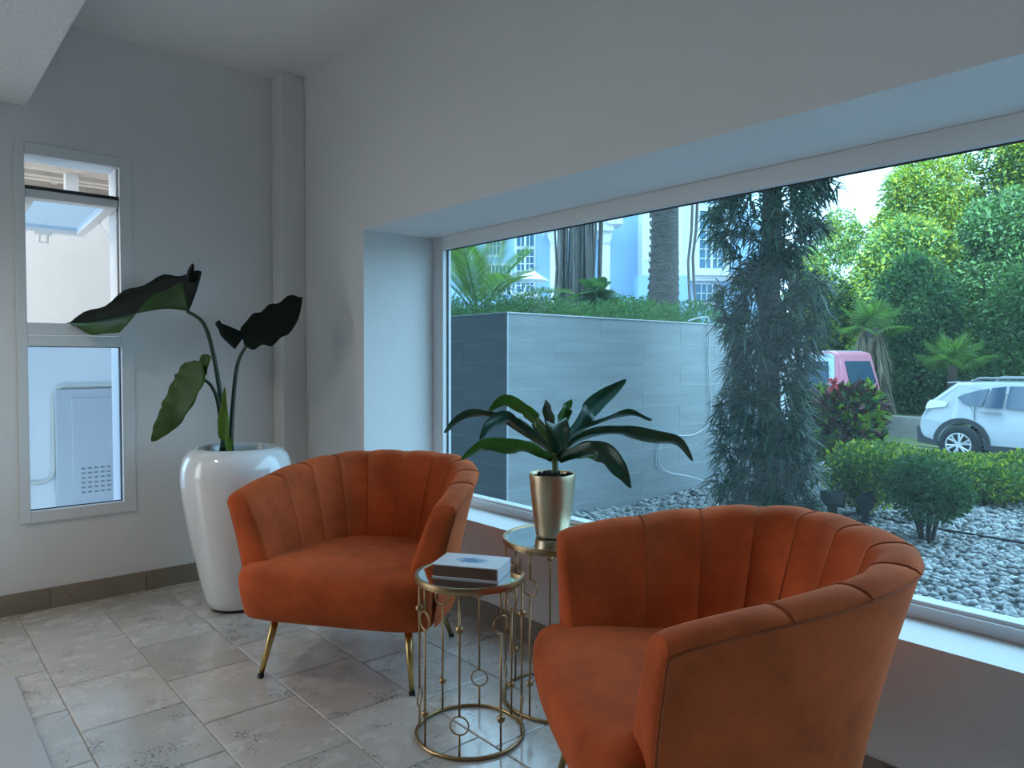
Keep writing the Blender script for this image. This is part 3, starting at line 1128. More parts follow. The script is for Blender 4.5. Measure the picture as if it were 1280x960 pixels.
# ================================================================== outside
ZG = -.2              # garden level
ZR = -.68             # drive level
M_gravelbed = mat('grey grit', (.30, .32, .33), .95, noise=(14, .3), bump=(60, .8, .03))
M_pebble = mat('pale pebble', (.36, .37, .37), .8, island=.5)
M_road = mat('grey concrete drive', (.26, .26, .25), .9, noise=(1.5, .15))
M_bounce = mat('pale bounce ground', (.70, .69, .67), .8, noise=(2, .1))
M_lawn = mat('dry grass', (.13, .16, .06), .95, noise=(6, .35))
M_wtile = mat('grey slate tile', (.33, .36, .375), .55, noise=(2.2, .16, (1, .35, 6)))
M_wgrout = mat('pale tile joint', (.62, .65, .67), .9)
M_cap = mat('white wall cap', (.66, .68, .70), .6)
M_stone = mat('concrete kerb wall', (.36, .35, .32), .95, noise=(4, .2), bump=(20, .5, .02))
M_cab = mat('pale grey steel cabinet', (.60, .62, .64), .5)
M_pipe = mat('cream plastic conduit', (.66, .65, .58), .5)
M_blue = mat('pale blue facade', (.36, .55, .76), .85, noise=(1.2, .04))
M_white = mat('white facade', (.80, .81, .81), .8, noise=(1.5, .03))
M_pane = mat('dark blue window pane', (.07, .20, .30), .12, spec=.8)
M_bark = mat('grey palm bark', (.13, .12, .11), .95, noise=(9, .4, (1, 1, 5)), bump=(40, 1.0, .05))
M_root = mat('grey aerial root', (.17, .16, .15), .9, noise=(12, .4, (1, 1, .2)))
M_leafd = mat('dark strap leaf', (.020, .062, .034), .45, island=.5, transl=.2)
M_leafg = mat('garden leaf green', (.045, .11, .030), .5, island=.5, transl=.3)
M_hedge = mat('fresh hedge leaf', (.10, .19, .045), .5, island=.55, transl=.3)
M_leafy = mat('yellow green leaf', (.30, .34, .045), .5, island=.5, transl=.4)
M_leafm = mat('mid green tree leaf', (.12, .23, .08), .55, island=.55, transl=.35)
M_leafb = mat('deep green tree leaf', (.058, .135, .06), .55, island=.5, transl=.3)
M_cover_g = mat('soft ground cover green', (.075, .17, .06), .7, island=.5, transl=.35)
M_palm = mat('palm frond green', (.12, .21, .05), .5, island=.4, transl=.35)
M_dry = mat('dry palm frond', (.30, .25, .17), .9, island=.4)
M_croton_r = mat('croton maroon leaf', (.10, .025, .03), .4, island=.5, transl=.15)
M_croton_y = mat('croton yellow green leaf', (.17, .26, .03), .4, island=.4, transl=.3)
M_croton_p = mat('red bract', (.65, .07, .10), .5, island=.3, transl=.2)
M_twig = mat('brown twig', (.07, .05, .035), .9)

struct(MB().box(-30, 30, YO, 9.6, ZG - .25, ZG - .03).build('ground', M_gravelbed), 'gravel garden bed outside the wide window')
struct(MB().box(-60, 60, 9.6, 70, ZR - .2, ZR).build('road', M_road), 'grey concrete drive behind the hedge')
struct(MB().box(-9.2, -2.2, 17.0, 18.6, ZR, ZR + .03).build('lawn', M_lawn), 'strip of dry grass beside the kerb wall')
struct(MB().box(-40, XL - .22, -30, YO, ZG - .25, ZG - .02).build('ground_side', M_bounce), 'pale unseen ground added outside the fill-light opening')  # added pale surface, bounces light in through the side opening
struct(MB().box(-40, 40, -40, YB - .2, ZG - .25, ZG + .15).build('ground_back', M_road))


# --- pebbles
def pebbles(n, area, size, mat_):
    t = (1 + 5 ** .5) / 2
    ico = np.array([(-1, t, 0), (1, t, 0), (-1, -t, 0), (1, -t, 0), (0, -1, t), (0, 1, t), (0, -1, -t), (0, 1, -t), (t, 0, -1), (t, 0, 1), (-t, 0, -1), (-t, 0, 1)], float)
    ico /= np.linalg.norm(ico[0])
    tri = np.array([(0, 11, 5), (0, 5, 1), (0, 1, 7), (0, 7, 10), (0, 10, 11), (1, 5, 9), (5, 11, 4), (11, 10, 2), (10, 7, 6), (7, 1, 8), (3, 9, 4), (3, 4, 2), (3, 2, 6), (3, 6, 8), (3, 8, 9), (4, 9, 5), (2, 4, 11), (6, 2, 10), (8, 6, 7), (9, 8, 1)])
    x = rng.uniform(area[0], area[1], n); yy = area[2] + (area[3] - area[2]) * rng.random(n) ** 1.15
    z = ZG - .02 + rng.uniform(-.01, .03, n) + .025 * np.sin(x * 3.1) * np.cos(yy * 2.3)
    sc = size * rng.uniform(.6, 1.35, n)
    V = ico[None] * rng.uniform(.75, 1.25, (n, 12, 1))
    V = V * (sc[:, None] * rng.uniform(.7, 1.3, (n, 3)))[:, None, :]
    V[:, :, 2] *= .62
    a = rng.uniform(0, 2 * PI, n)
    c, s = np.cos(a)[:, None], np.sin(a)[:, None]
    X = V[:, :, 0] * c - V[:, :, 1] * s; Y = V[:, :, 0] * s + V[:, :, 1] * c
    V = np.stack([X + x[:, None], Y + yy[:, None], V[:, :, 2] + z[:, None]], 2)
    F = (tri[None] + (np.arange(n) * 12)[:, None, None]).reshape(-1, 3)
    return quick('gravel', V.reshape(-1, 3), F, mat_)


g = pebbles(36000, (-4.64, .2, YO + .10, 9.0), .024, M_pebble)
tag(g, 'pale grey pebbles covering the garden bed', 'gravel', kind='stuff')


# --- leaf clouds
def leafcloud(name, blobs, n, size, material, parent, aspect=.45, droop=.0, shell=.55):
    """bent leaf quads scattered over the outer part of ellipsoid blobs [(centre, radii)]"""
    w_ = np.array([b[1][0] * b[1][1] + b[1][1] * b[1][2] for b in blobs])
    idx = rng.choice(len(blobs), n, p=w_ / w_.sum())
    C = np.array([b[0] for b in blobs], float)[idx]
    R = np.array([b[1] for b in blobs], float)[idx]
    d = rng.normal(size=(n, 3)); d /= np.linalg.norm(d, axis=1)[:, None]
    r = shell + (1.06 - shell) * rng.random(n) ** .6
    P = C + d * R * r[:, None]
    t = rng.normal(size=(n, 3)) + d * 1.2
    t[:, 2] -= droop
    t /= np.linalg.norm(t, axis=1)[:, None]
    s = np.cross(t, rng.normal(size=(n, 3))); s /= np.linalg.norm(s, axis=1)[:, None] + 1e-9
    nn = np.cross(t, s)
    L = size * rng.uniform(.6, 1.4, n)[:, None]
    W = L * aspect
    v0 = P
    v1 = P + t * L * .5 + s * W * .5 + nn * L * .08
    v2 = P + t * L - nn * L * .1
    v3 = P + t * L * .5 - s * W * .5 + nn * L * .08
    V = np.stack([v0, v1, v2, v3], 1).reshape(-1, 3)
    F = np.arange(n * 4).reshape(-1, 4)
    o = quick(name, V, F, material, parent)
    o['kind'] = 'stuff'
    return o


def rosettes(centres, dirs, nleaf, L, W, material, parent, name='foliage', droop=.5):
    """tufts of curved strap leaves"""
    C = np.repeat(np.asarray(centres, float), nleaf, 0)
    D = np.repeat(np.asarray(dirs, float), nleaf, 0)
    n = len(C)
    t = D + rng.normal(size=(n, 3)) * .75
    t /= np.linalg.norm(t, axis=1)[:, None]
    s = np.cross(t, np.array([0, 0, 1.]) + rng.normal(size=(n, 3)) * .3)
    s /= np.linalg.norm(s, axis=1)[:, None] + 1e-9
    ll = L * rng.uniform(.6, 1.25, n)[:, None]
    ww = W * rng.uniform(.7, 1.2, n)[:, None]
    dz = np.array([0, 0, -1.]) * droop
    pts = []
    for f, wf in ((0, .5), (.4, 1), (.75, .8), (1, .08)):
        p = C + t * ll * f + dz * ll * f * f
        pts += [p - s * ww * wf * .5, p + s * ww * wf * .5]
    V = np.stack(pts, 1).reshape(-1, 3)
    b = (np.arange(n) * 8)[:, None]
    F = np.concatenate([b + np.array([[k, k + 1, k + 3, k + 2]]) for k in (0, 2, 4)], 0)
    o = quick(name, V, F, material, parent)
    o['kind'] = 'stuff'
    return o


# --- tiled garden wall (raised planter) : corner at (-4.67, 3.98)
WX, WY, WZ = -4.67, 3.98, 1.60
gw = empty('garden_wall', (WX, WY, ZG))
tag(gw, 'grey slate-tiled retaining wall of the raised planter outside', 'wall')
MB().box(-9, -.003, .003, 4.3, -.2, WZ - ZG - .05).build('core', M_wgrout, gw)
H0, TH_ = WZ - ZG, .2145
TLn = 1.24
MB().box(-9, -.6, 4.3, 6.2, -.2, WZ - ZG - .05).build('core', M_wgrout, gw)
tmb = MB().box(-.012, 0, -TLn / 2 + .003, TLn / 2 - .003, .002, TH_ - .002)
tile_w0 = None
row = 0
zt = H0 - .012
while zt > 0.02:
    zb = max(zt - TH_ - (.010 if row == 0 else 0), -.1)
    off = 1.16 if row % 2 == 0 else .545
    yk = off - TLn * 2
    while yk < 4.3:
        ya, yb = max(yk, 0), min(yk + TLn, 4.3)
        if yb - ya > .03:
            if tile_w0 is None:
                tile_w0 = tmb.build('tile', M_wtile, gw)
                t = tile_w0
            else:
                t = tile_w0.copy(); COL.objects.link(t)
            t.location = (0, (ya + yb) / 2, zb); t.scale = (1, (yb - ya - .005) / (TLn - .006), (zt - zb) / TH_)
        yk += TLn
    # face towards the house
    xk = -(.62 if row % 2 else 1.05)
    x1_ = 0.0
    while x1_ > -4.2:
        x0_ = max(xk, -4.2)
        t = tile_w0.copy(); COL.objects.link(t)
        t.rotation_euler = (0, 0, -PI / 2)
        t.location = ((x0_ + x1_) / 2 - .004, 0.0, zb); t.scale = (1, (x1_ - x0_ - .007) / (TLn - .006), (zt - zb) / TH_)
        x1_ = x0_
        xk = x0_ - TLn
        if x0_ <= -4.2:
            break
    zt = zb
    row += 1
cp = MB()
cp.box(-.22, .012, -.012, 4.31, H0 - .012, H0)
cp.box(-9, -.22, -.012, .2, H0 - .012, H0)
cp.build('coping', M_cap, gw, bevel=.003)
MB().box(-.008, .006, -.006, .006, -.1, H0 - .01).build('corner_trim', M_cap, gw)
# white cable over the wall
cbl = [(WX - .15, 6.72, WZ + .03), (WX - .02, 6.80, WZ + .07), (WX + .03, 6.85, WZ + .02), (WX + .02, 6.86, 1.2), (WX + .03, 6.88, .9), (WX + .02, 6.9, .55), (WX + .03, 6.6, .40), (WX + .03, 6.1, .40), (WX + .03, 5.98, .2), (WX + .04, 6.1, .05), (WX + .10, 6.5, -.05), (WX + .3, 6.7, -.16)]
tag(MB().tube(smooth_path(cbl), .008, 6).build('cable', M_cap, smooth=True), 'thin white cable hanging down the tiled garden wall', 'cable')

# ground cover on the planter
gc = []
for k in range(85):
    gc.append(((rng.uniform(-8.6, WX - .42), rng.uniform(WY + .42, 7.9), WZ - .02 + rng.uniform(0, .06)), (rng.uniform(.3, .55), rng.uniform(.3, .55), rng.uniform(.18, .33))))
cvr = leafcloud('ground_cover', gc, 60000, .05, M_cover_g, None, aspect=.3, shell=.7)
tag(cvr, 'low fluffy green ground cover spilling along the planter top', 'ground cover', kind='stuff')


def palm_fronds(name, base, specs, material, parent, leaflets=26, lw=.028, ll=.32):
    """feather fronds: specs = [(azimuth, rise, length, droop)] ; one object per frond"""
    base = Vector(base)
    for az, el, L, dp_ in specs:
        d = Vector((math.cos(az) * math.cos(el), math.sin(az) * math.cos(el), math.sin(el)))
        mb = MB()
        pts = [base + d * (L * f) + Vector((0, 0, -dp_ * L * f * f)) for f in [k / 10 for k in range(11)]]
        mb.tube(pts, [.012 * (1 - .8 * k / 10) for k in range(11)], 5)
        for k in range(leaflets):
            f = .18 + .82 * k / leaflets
            p = base + d * (L * f) + Vector((0, 0, -dp_ * L * f * f))
            t = (d + Vector((0, 0, -2 * dp_ * f))).normalized()
            sd = t.cross(Vector((0, 0, 1))).normalized()
            le = ll * (1 - .55 * abs(2 * f - 1.0)) * (1 if f < .9 else .6)
            for sg in (-1, 1):
                q = p + (sd * sg * .8 + t * .65 + Vector((0, 0, .22))).normalized() * le + Vector((0, 0, -.12 * le))
                m_ = (p + q) / 2 + Vector((0, 0, .05 * le))
                n_ = len(mb.v)
                wv = t * (lw * .5)
                mb.v += [tuple(p - wv * .5), tuple(p + wv * .5), tuple(m_ + wv), tuple(q), tuple(m_ - wv)]
                mb.f += [(n_, n_ + 1, n_ + 2, n_ + 4), (n_ + 4, n_ + 2, n_ + 3)]
        mb.build(name, material, parent, fixn=False)


# young feather palm behind the planter corner
pb = at(598, 398, 8.2)
yp = empty('feather_palm', pb)
tag(yp, 'young feather palm with arching fronds behind the tiled wall corner', 'palm')
palm_fronds('frond', (0, 0, 0), [(math.radians(a), math.radians(e), l, d_) for a, e, l, d_ in
            ((35, 62, 1.25, .30), (75, 55, 1.2, .35), (150, 60, 1.3, .3), (-60, 66, 1.2, .28), (-130, 55, 1.25, .35), (200, 62, 1.1, .3), (-10, 45, 1.2, .4), (110, 70, 1.3, .2), (55, 35, 1.3, .35), (-100, 72, 1.2, .2))], M_palm, yp, leaflets=32, lw=.022, ll=.42)
MB().tube([(0, 0, -.25), (0, 0, .05)], [.07, .05], 8).build('stem', M_twig, yp)

# large-leaved plant on the planter
pbb = at(748, 380, 9.0)
bp_ = empty('large_leaf_shrub', pbb)
tag(bp_, 'dark broad-leaved shrub on the planter before the white column', 'shrub')
rosettes([(0, 0, .08)] * 4, [(0, 0, .6)] * 4, 9, .42, .17, M_leafb, bp_, droop=.45)
MB().tube([(0, 0, -.3), (0, 0, .1)], .02, 6).build('stem', M_twig, bp_)

# palm trunk and fig with aerial roots
pt = at(829, 380, 10.2)
p1 = empty('palm_trunk', (pt.x, pt.y, 1.4))
tag(p1, 'thick grey rough palm trunk behind the raised planter', 'tree')
MB().tube([(0, 0, -.2), (0, 0, .4), (.02, 0, 1.6), (.0, 0, 3.2), (0, 0, 5.2)], [.25, .215, .185, .18, .17], 18).build('trunk', M_bark, p1, smooth=True)
rr = MB()
for k in range(46):
    z = -.05 + k * .11
    r_ = float(np.interp(z, [-.2, .4, 1.6, 5.2], [.25, .215, .185, .17])) + .006
    rr.tube([(r_ * math.cos(2 * PI * j / 18 + k * .3), r_ * math.sin(2 * PI * j / 18 + k * .3), z + .03 * math.sin(j * 2.3 + k)) for j in range(18)], .012, 4, closed=True)
rr.build('leaf_scars', M_bark, p1)
palm_fronds('frond', (0, 0, 5.2), [(k * .7, .7 + .3 * (k % 3), 1.5, .5) for k in range(9)], M_palm, p1, leaflets=24, lw=.03, ll=.6)
pt = at(722, 385, 11.2)
p2 = empty('rooted_fig_tree', (pt.x, pt.y, 1.4))
tag(p2, 'tree with curtain of hanging grey aerial roots beside the white column', 'tree')
MB().tube([(0, 0, -.2), (.03, 0, 1.2), (0, 0, 2.6), (0, 0, 4.6)], [.17, .14, .13, .12], 12).build('trunk', M_root, p2, smooth=True)
for k in range(26):
    a_ = rng.uniform(0, 2 * PI); r_ = rng.uniform(.16, .36)
    x_, y_ = r_ * math.cos(a_), r_ * math.sin(a_)
    pts = [(x_ + rng.uniform(-.02, .02), y_ + rng.uniform(-.02, .02), 4.2 - 4.2 * j / 7) for j in range(8)]
    MB().tube(pts, rng.uniform(.012, .035), 6).build('aerial_root', M_root, p2, smooth=True)
leafcloud('crown', [((0, 0, 5.2), (.8, .8, 1.0))], 2500, .14, M_leafm, p2)
# thin climber stems
for px_, dpt, wh in ((862, 11.5, 'thin bare climber stem rising right beside the palm trunk'), (868, 11.0, 'thin bare climber stem rising before the paned window of the house')):
    b_ = at(px_, 380, dpt)
    s_ = MB().tube([(b_.x + .04 * math.sin(j * 1.7), b_.y, 1.4 + j * .45) for j in range(8)], .022, 6).build('climber_stem', M_root, smooth=True)
    tag(s_, wh, 'stem', 'bare climber stems')

# --- columnar strap-leaved tree
tb = at_z(957, 650, ZG)
ct = empty('columnar_tree', (tb.x, tb.y, ZG))
tag(ct, 'tall columnar tree clothed in dark strap leaves before the tiled wall', 'tree')
MB().tube([(0, 0, -.05), (.02, 0, .8), (-.01, .02, 1.7), (.02, 0, 2.6), (0, 0, 3.5)], [.11, .10, .09, .085, .06], 12).build('trunk', M_bark, ct, smooth=True)
cs, ds = [], []
for k in range(1150):
    z = rng.uniform(.05, 3.5)
    a_ = rng.uniform(0, 2 * PI)
    R_ = float(np.interp(z, [.0, .3, .75, 1.2, 1.55, 1.95, 2.12, 2.2, 2.32, 2.5, 2.9, 3.5], [.36, .44, .43, .36, .40, .50, .42, .16, .34, .52, .56, .35]))
    R_ *= .85 + .22 * math.sin(3 * a_ + z * 4)
    rr_ = R_ * rng.uniform(.45, 1) ** .6
    cs.append((rr_ * math.cos(a_), rr_ * math.sin(a_), z))
    ds.append((math.cos(a_) * .8, math.sin(a_) * .8, .55))
rosettes(cs, ds, 15, .17, .017, M_leafd, ct, droop=.55)
br = MB()
for k in range(0, 1150, 9):
    c = cs[k]
    br.tube([(0, 0, c[2] - .12), tuple(np.array(c))], [.008, .004], 4)
br.build('branches', M_twig, ct)['kind'] = 'stuff'


# --- bushes
def bush(name, label, base, R_, Hh, n, size, material, extra=None, group=None, stems=7, lift=.12, aspect=.5, cat='bush'):
    root = empty(name, base)
    tag(root, label, cat, group)
    blobs = [((0, 0, lift + (Hh - lift) * .5), (R_ * .9, R_ * .9, (Hh - lift) * .5))]
    for k in range(9):
        a_ = rng.uniform(0, 2 * PI); q = rng.uniform(.3, .62) * R_
        blobs.append(((q * math.cos(a_), q * math.sin(a_), lift + (Hh - lift) * rng.uniform(.3, .78)), (R_ * .45, R_ * .45, (Hh - lift) * .25)))
    leafcloud('foliage', blobs, n, size, material, root, aspect=aspect, shell=.5)
    if extra:
        leafcloud('foliage', [(b[0], tuple(x * 1.05 for x in b[1])) for b in blobs], int(n * extra[1]), size * 1.1, extra[0], root, aspect=aspect, shell=.85)
    st = MB()
    for k in range(stems):
        a_ = 2 * PI * k / stems
        st.tube([(.03 * math.cos(a_), .03 * math.sin(a_), -.04), (.3 * R_ * math.cos(a_), .3 * R_ * math.sin(a_), Hh * .35), (.55 * R_ * math.cos(a_), .55 * R_ * math.sin(a_), Hh * .7)], [.014, .011, .006], 6)
    st.build('stems', M_twig, root, smooth=True)
    return root


b_ = at_z(1158, 676, ZG)
bush('round_bush', 'small dark round clipped bush standing alone on the pebbles', (b_.x, b_.y, ZG), .30, .64, 8500, .034, M_leafb, (M_leafg, .25), lift=.16)
b_ = at_z(1062, 652, ZG)
bush('leafy_bush', 'bright green bushy shrub behind the black garden spotlights', (b_.x, b_.y + .3, ZG), .38, .66, 9000, .04, M_hedge, (M_leafy, .15), lift=.1)
hx = [(1105, 7.9, .36, .50), (1150, 8.2, .42, .38), (1200, 7.7, .42, .33), (1240, 7.2, .40, .38), (1275, 7.5, .45, .42), (1320, 7.3, .5, .45), (1225, 8.6, .45, .28)]
hl = ['yellow-green hedge shrub beside the red-leaved croton', 'yellow-green hedge shrub right behind the lone round bush',
      'yellow-green hedge shrub below the white car wheel', 'leafy hedge shrub with fallen twigs on the pebbles', 'leafy hedge shrub before the white car door',
      'leafy hedge shrub at the far end of the hedge', 'yellow-green hedge shrub right in front of the white car']
for (px_, dpt, R_, Hh), lb in zip(hx, hl):
    b_ = at(px_, 480, dpt)
    bush('hedge_shrub', lb, (b_.x, b_.y, ZG), R_, Hh, 9000, .042, M_hedge, (M_leafy, .18), 'low hedge shrubs', lift=.03)
# croton with a red flower
b_ = at(1052, 480, 8.6)
cr = empty('croton_shrub', (b_.x, b_.y, ZG))
tag(cr, 'croton shrub with maroon and yellow-green leaves before the pink van', 'shrub')
cb = [((0, 0, .62), (.40, .40, .42)), ((.18, .05, .85), (.25, .25, .25)), ((-.2, -.1, .8), (.25, .25, .25)), ((.25, -.2, .5), (.25, .25, .25))]
leafcloud('foliage', cb, 1500, .13, M_croton_r, cr, aspect=.42)
leafcloud('foliage', cb, 750, .13, M_croton_y, cr, aspect=.5, shell=.75)
leafcloud('foliage', cb, 1200, .12, M_leafb, cr, aspect=.42, shell=.4)
rosettes([(-.02, -.15, 1.13)] * 3, [(0, -.2, .6)] * 3, 9, .14, .045, M_croton_p, cr, 'red_bract', droop=.5)
st = MB()
for k in range(7):
    a_ = 2 * PI * k / 7
    st.tube([(.04 * math.cos(a_), .04 * math.sin(a_), -.04), (.12 * math.cos(a_), .12 * math.sin(a_), .45), (.25 * math.cos(a_), .25 * math.sin(a_), .9)], [.016, .012, .006], 6)
st.build('stems', M_twig, cr, smooth=True)

# --- garden spotlights and irrigation hose
M_cdark = mat('dark lamp glass', (.03, .035, .04), .15)
M_spot = mat('black plastic spotlight', (.016, .018, .022), .5)


def spotlight(base, yaw, tilt, label):
    r_ = empty('garden_spotlight', base, yaw)
    tag(r_, label, 'spotlight', 'black garden spotlights')
    MB().tube([(0, 0, -.06), (0, 0, .16)], [.013, .02], 8).build('spike', M_spot, r_)
    MB().box(-.04, .04, -.03, .03, .0, .15).build('junction_box', M_spot, r_, bevel=.006)
    h = empty('head', (0, 0, .20)); h.parent = r_; h.rotation_euler = (tilt, 0, 0)
    MB().box(-.10, .10, -.045, .045, -.065, .065).build('housing', M_spot, h, bevel=.012)
    MB().box(-.092, .092, .045, .05, -.057, .057).build('lens', M_cdark, h)
    for k in range(5):
        MB().box(-.08 + .035 * k, -.07 + .035 * k, -.07, -.045, -.055, .055).build('fin', M_spot, h)


b_ = at_z(1040, 652, ZG); spotlight((b_.x, b_.y, ZG), math.radians(200), math.radians(25), 'black garden spotlight tilted back beside the columnar tree')
b_ = at_z(1082, 655, ZG); spotlight((b_.x, b_.y, ZG), math.radians(110), math.radians(-50), 'black garden spotlight aimed upward before the bright green shrub')
hz = [at_z(px_, py_, ZG + .02) for px_, py_ in ((1085, 640), (1120, 652), (1180, 662), (1240, 672), (1300, 682), (1360, 690))]
tag(MB().tube(hz, .011, 6).build('irrigation_hose', M_spot, smooth=True), 'thin black irrigation hose lying across the pebbles', 'hose')
tag(MB().tube([at_z(px_, py_, ZG + .03) for px_, py_ in ((1046, 648), (1060, 642), (1076, 640), (1090, 634), (1100, 622))], .008, 6).build('spotlight_cable', M_spot, smooth=True), 'thin black cable running between the garden spotlights', 'cable')

# ------------------------------------------------------------------ white estate car (side view, rear to the left)
M_car = mat('white car paint', (.50, .52, .55), .25, coat=.7)
M_trimb = mat('dark car cladding', (.045, .05, .055), .6)
M_cglass = mat('tinted car glass', (.035, .075, .13), .08, spec=.9)
M_tyre = mat('tyre rubber', (.025, .026, .028), .85)
M_alloy = mat('alloy wheel', (.72, .73, .75), .35, .6)
M_lamp = mat('red tail lamp', (.55, .22, .20), .2, coat=.6)
M_grey = mat('grey plastic', (.25, .26, .27), .6)


def car_body(root, side, roofhalf, prof_top, width, paint):
    pass


def wheel(root, x, y, z, r, wd, spokes=6):
    wl = empty('wheel', (x, y, z)); wl.parent = root
    prof = [(r * .62, -wd), (r * .93, -wd), (r, -wd * .75), (r, -wd * .25), (r * .93, 0), (r * .64, .0), (r * .62, -.02)]
    mb = MB()
    n = 40
    for rr_, yy in prof:
        for k in range(n):
            a_ = 2 * PI * k / n
            mb.v.append((rr_ * math.cos(a_), yy, rr_ * math.sin(a_)))
    for i in range(len(prof) - 1):
        for k in range(n):
            k2 = (k + 1) % n
            mb.f.append((i * n + k, i * n + k2, (i + 1) * n + k2, (i + 1) * n + k))
    # flip so that the outer face is at -y (towards the viewer)
    mb.v = [(a, -b_ - wd, c) for a, b_, c in mb.v]
    mb.build('tyre', M_tyre, wl, smooth=True)
    ring = [(r * .60 * math.cos(2 * PI * k / 40), -wd + .02, r * .60 * math.sin(2 * PI * k / 40)) for k in range(40)]
    MB().tube(ring, .018, 8, closed=True).build('rim', M_alloy, wl, smooth=True)
    for k in range(spokes):
        a_ = 2 * PI * k / spokes + .3
        for da in (-.20, .20):
            p0 = (r * .12 * math.cos(a_), -wd + .03, r * .12 * math.sin(a_))
            p1_ = (r * .36 * math.cos(a_ + da * .7), -wd + .015, r * .36 * math.sin(a_ + da * .7))
            p2_ = (r * .60 * math.cos(a_ + da), -wd + .015, r * .60 * math.sin(a_ + da))
            MB().tube([p0, p1_, p2_], [.022, .018, .02], 6).build('spoke', M_alloy, wl)
    MB().tube([(0, -wd + .01, 0), (0, -wd + .05, 0)], .055, 14).build('hub', M_alloy, wl)
    MB().tube([(0, -wd + .06, 0), (0, -wd + .10, 0)], r * .60, 30).build('brake_disc', M_trimb, wl)


def lofted(profile_xz, half_w, tumble, ymid, name, material, root, arches=None):
    """car body: side outline in x,z, lofted across the width with tumblehome above the belt line"""
    ys = [-1, -.96, -.85, -.5, 0, .5, .85, .96, 1]
    P = []
    cx = sum(p[0] for p in profile_xz) / len(profile_xz)
    cz = sum(p[1] for p in profile_xz) / len(profile_xz)
    for t in ys:
        sc = 1 - .035 * max(0, abs(t) - .9) / .1 * 1.0
        row_ = []
        for x_, z_ in profile_xz:
            hw = half_w * (1 - tumble * max(0, (z_ - .95)) / .6)
            row_.append((cx + (x_ - cx) * sc, ymid + t * hw, cz + (z_ - cz) * sc))
        P.append(row_)
    mb = MB()
    n = len(profile_xz)
    base = 0
    for r_ in P:
        mb.v += r_
    for i in range(len(ys) - 1):
        for j in range(n):
            j2 = (j + 1) % n
            mb.f.append((i * n + j, i * n + j2, (i + 1) * n + j2, (i + 1) * n + j))
    mb.f.append(tuple(range(n)))
    mb.f.append(tuple((len(ys) - 1) * n + k for k in range(n))[::-1])
    return mb.build(name, material, root, smooth=False, bevel=.02)


cw = at(1203, 480, 13.4)
car = empty('estate_car', (cw.x, cw.y, ZR))          # origin: near rear wheel centre line on the road
tag(car, 'white estate car with dark wheel arches and roof rails parked behind the hedge', 'car')
arc = lambda cx, r, a0, a1, n=10, cz=.35: [(cx + r * math.cos(math.radians(a0 + (a1 - a0) * k / n)), cz + r * math.sin(math.radians(a0 + (a1 - a0) * k / n))) for k in range(n + 1)]
WB = 2.63
side = [(-.72, .40), (-.76, .62), (-.74, .80), (-.66, .95), (-.60, 1.10), (-.46, 1.22), (-.22, 1.43), (-.16, 1.475), (.30, 1.50), (1.1, 1.505), (1.55, 1.46), (2.25, 1.03), (2.6, .97), (3.2, .88), (3.45, .70), (3.48, .42), (3.35, .30)]
side += arc(WB, .40, 0, 180, 10)[0:] + [(2.1, .27), (.55, .25)] + arc(0, .40, 0, 180, 10)[0:] + [(-.50, .33)]
HWc = .88
YM = .88
lofted(side, HWc, .22, YM, 'body', M_car, car)
# cladding arches
for cx_ in (0, WB):
    mb = MB()
    o1 = arc(cx_, .395, -10, 190, 20); o2 = arc(cx_, .475, -6, 186, 20)
    poly = o1 + o2[::-1]
    n = len(o1)
    for a0, a1 in ((-.018, .05),):
        b0 = len(mb.v)
        for yy in (a0, a1):
            mb.v += [(x_, yy, z_) for x_, z_ in o1] + [(x_, yy, z_) for x_, z_ in o2]
        for k in range(n - 1):
            mb.f += [(b0 + k, b0 + k + 1, b0 + n + k + 1, b0 + n + k), (b0 + n + k, b0 + n + k + 1, b0 + 3 * n + k + 1, b0 + 3 * n + k), (b0 + k, b0 + 2 * n + k, b0 + 2 * n + k + 1, b0 + k + 1)]
    mb.build('arch_cladding', M_trimb, car)
    wheel(car, cx_, .05, .345, .345, .21)
    wheel(car, cx_, 1.53, .345, .345, .21)
MB().prism([(.42, .20), (2.22, .20), (2.2, .34), (.46, .36)], 'y', -.015, .08).build('sill_cladding', M_trimb, car)
MB().prism([(-.74, .32), (-.40, .28), (-.40, .36), (-.62, .44), (-.77, .62)], 'y', .0, 1.76).build('bumper_cladding', M_trimb, car)


def side_panel(poly, name, material, yoff=.0):
    """thin panel lying on the tumbled side of the body"""
    mb = MB()
    n = len(poly)
    for d in (-.006, .02):
        for x_, z_ in poly:
            yy = YM - HWc * (1 - .22 * max(0, (z_ - .95)) / .6)
            mb.v.append((x_, yy + d + yoff, z_))
    mb.f.append(tuple(range(n)))
    mb.f.append(tuple(n + k for k in range(n))[::-1])
    for k in range(n):
        k2 = (k + 1) % n
        mb.f.append((k, k2, n + k2, n + k))
    return mb.build(name, material, car)


side_panel([(-.10, 1.20), (.0, 1.10), (.12, 1.07), (.30, 1.05), (.40, 1.38), (.20, 1.33), (.02, 1.27)], 'quarter_window', M_cglass)
side_panel([(.33, 1.05), (.62, 1.035), (.66, 1.42), (.44, 1.39)], 'window', M_cglass)
side_panel([(.68, 1.03), (1.40, 1.00), (1.32, 1.43), (.71, 1.425)], 'window', M_cglass)
side_panel([(1.46, 1.00), (2.15, .98), (1.62, 1.38), (1.40, 1.425)], 'window', M_cglass)
side_panel([(-.62, .97), (-.28, 1.02), (-.25, 1.10), (-.34, 1.13), (-.55, 1.14), (-.60, 1.08)], 'tail_lamp', mat('pale tail lamp', (.75, .72, .70), .15, coat=.8))
side_panel([(.30, .93), (.62, .93), (.62, .96), (.30, .96)], 'door_handle', M_grey)
side_panel([(.20, .62), (.207, .62), (.207, 1.04), (.20, 1.04)], 'door_seam', M_trimb)
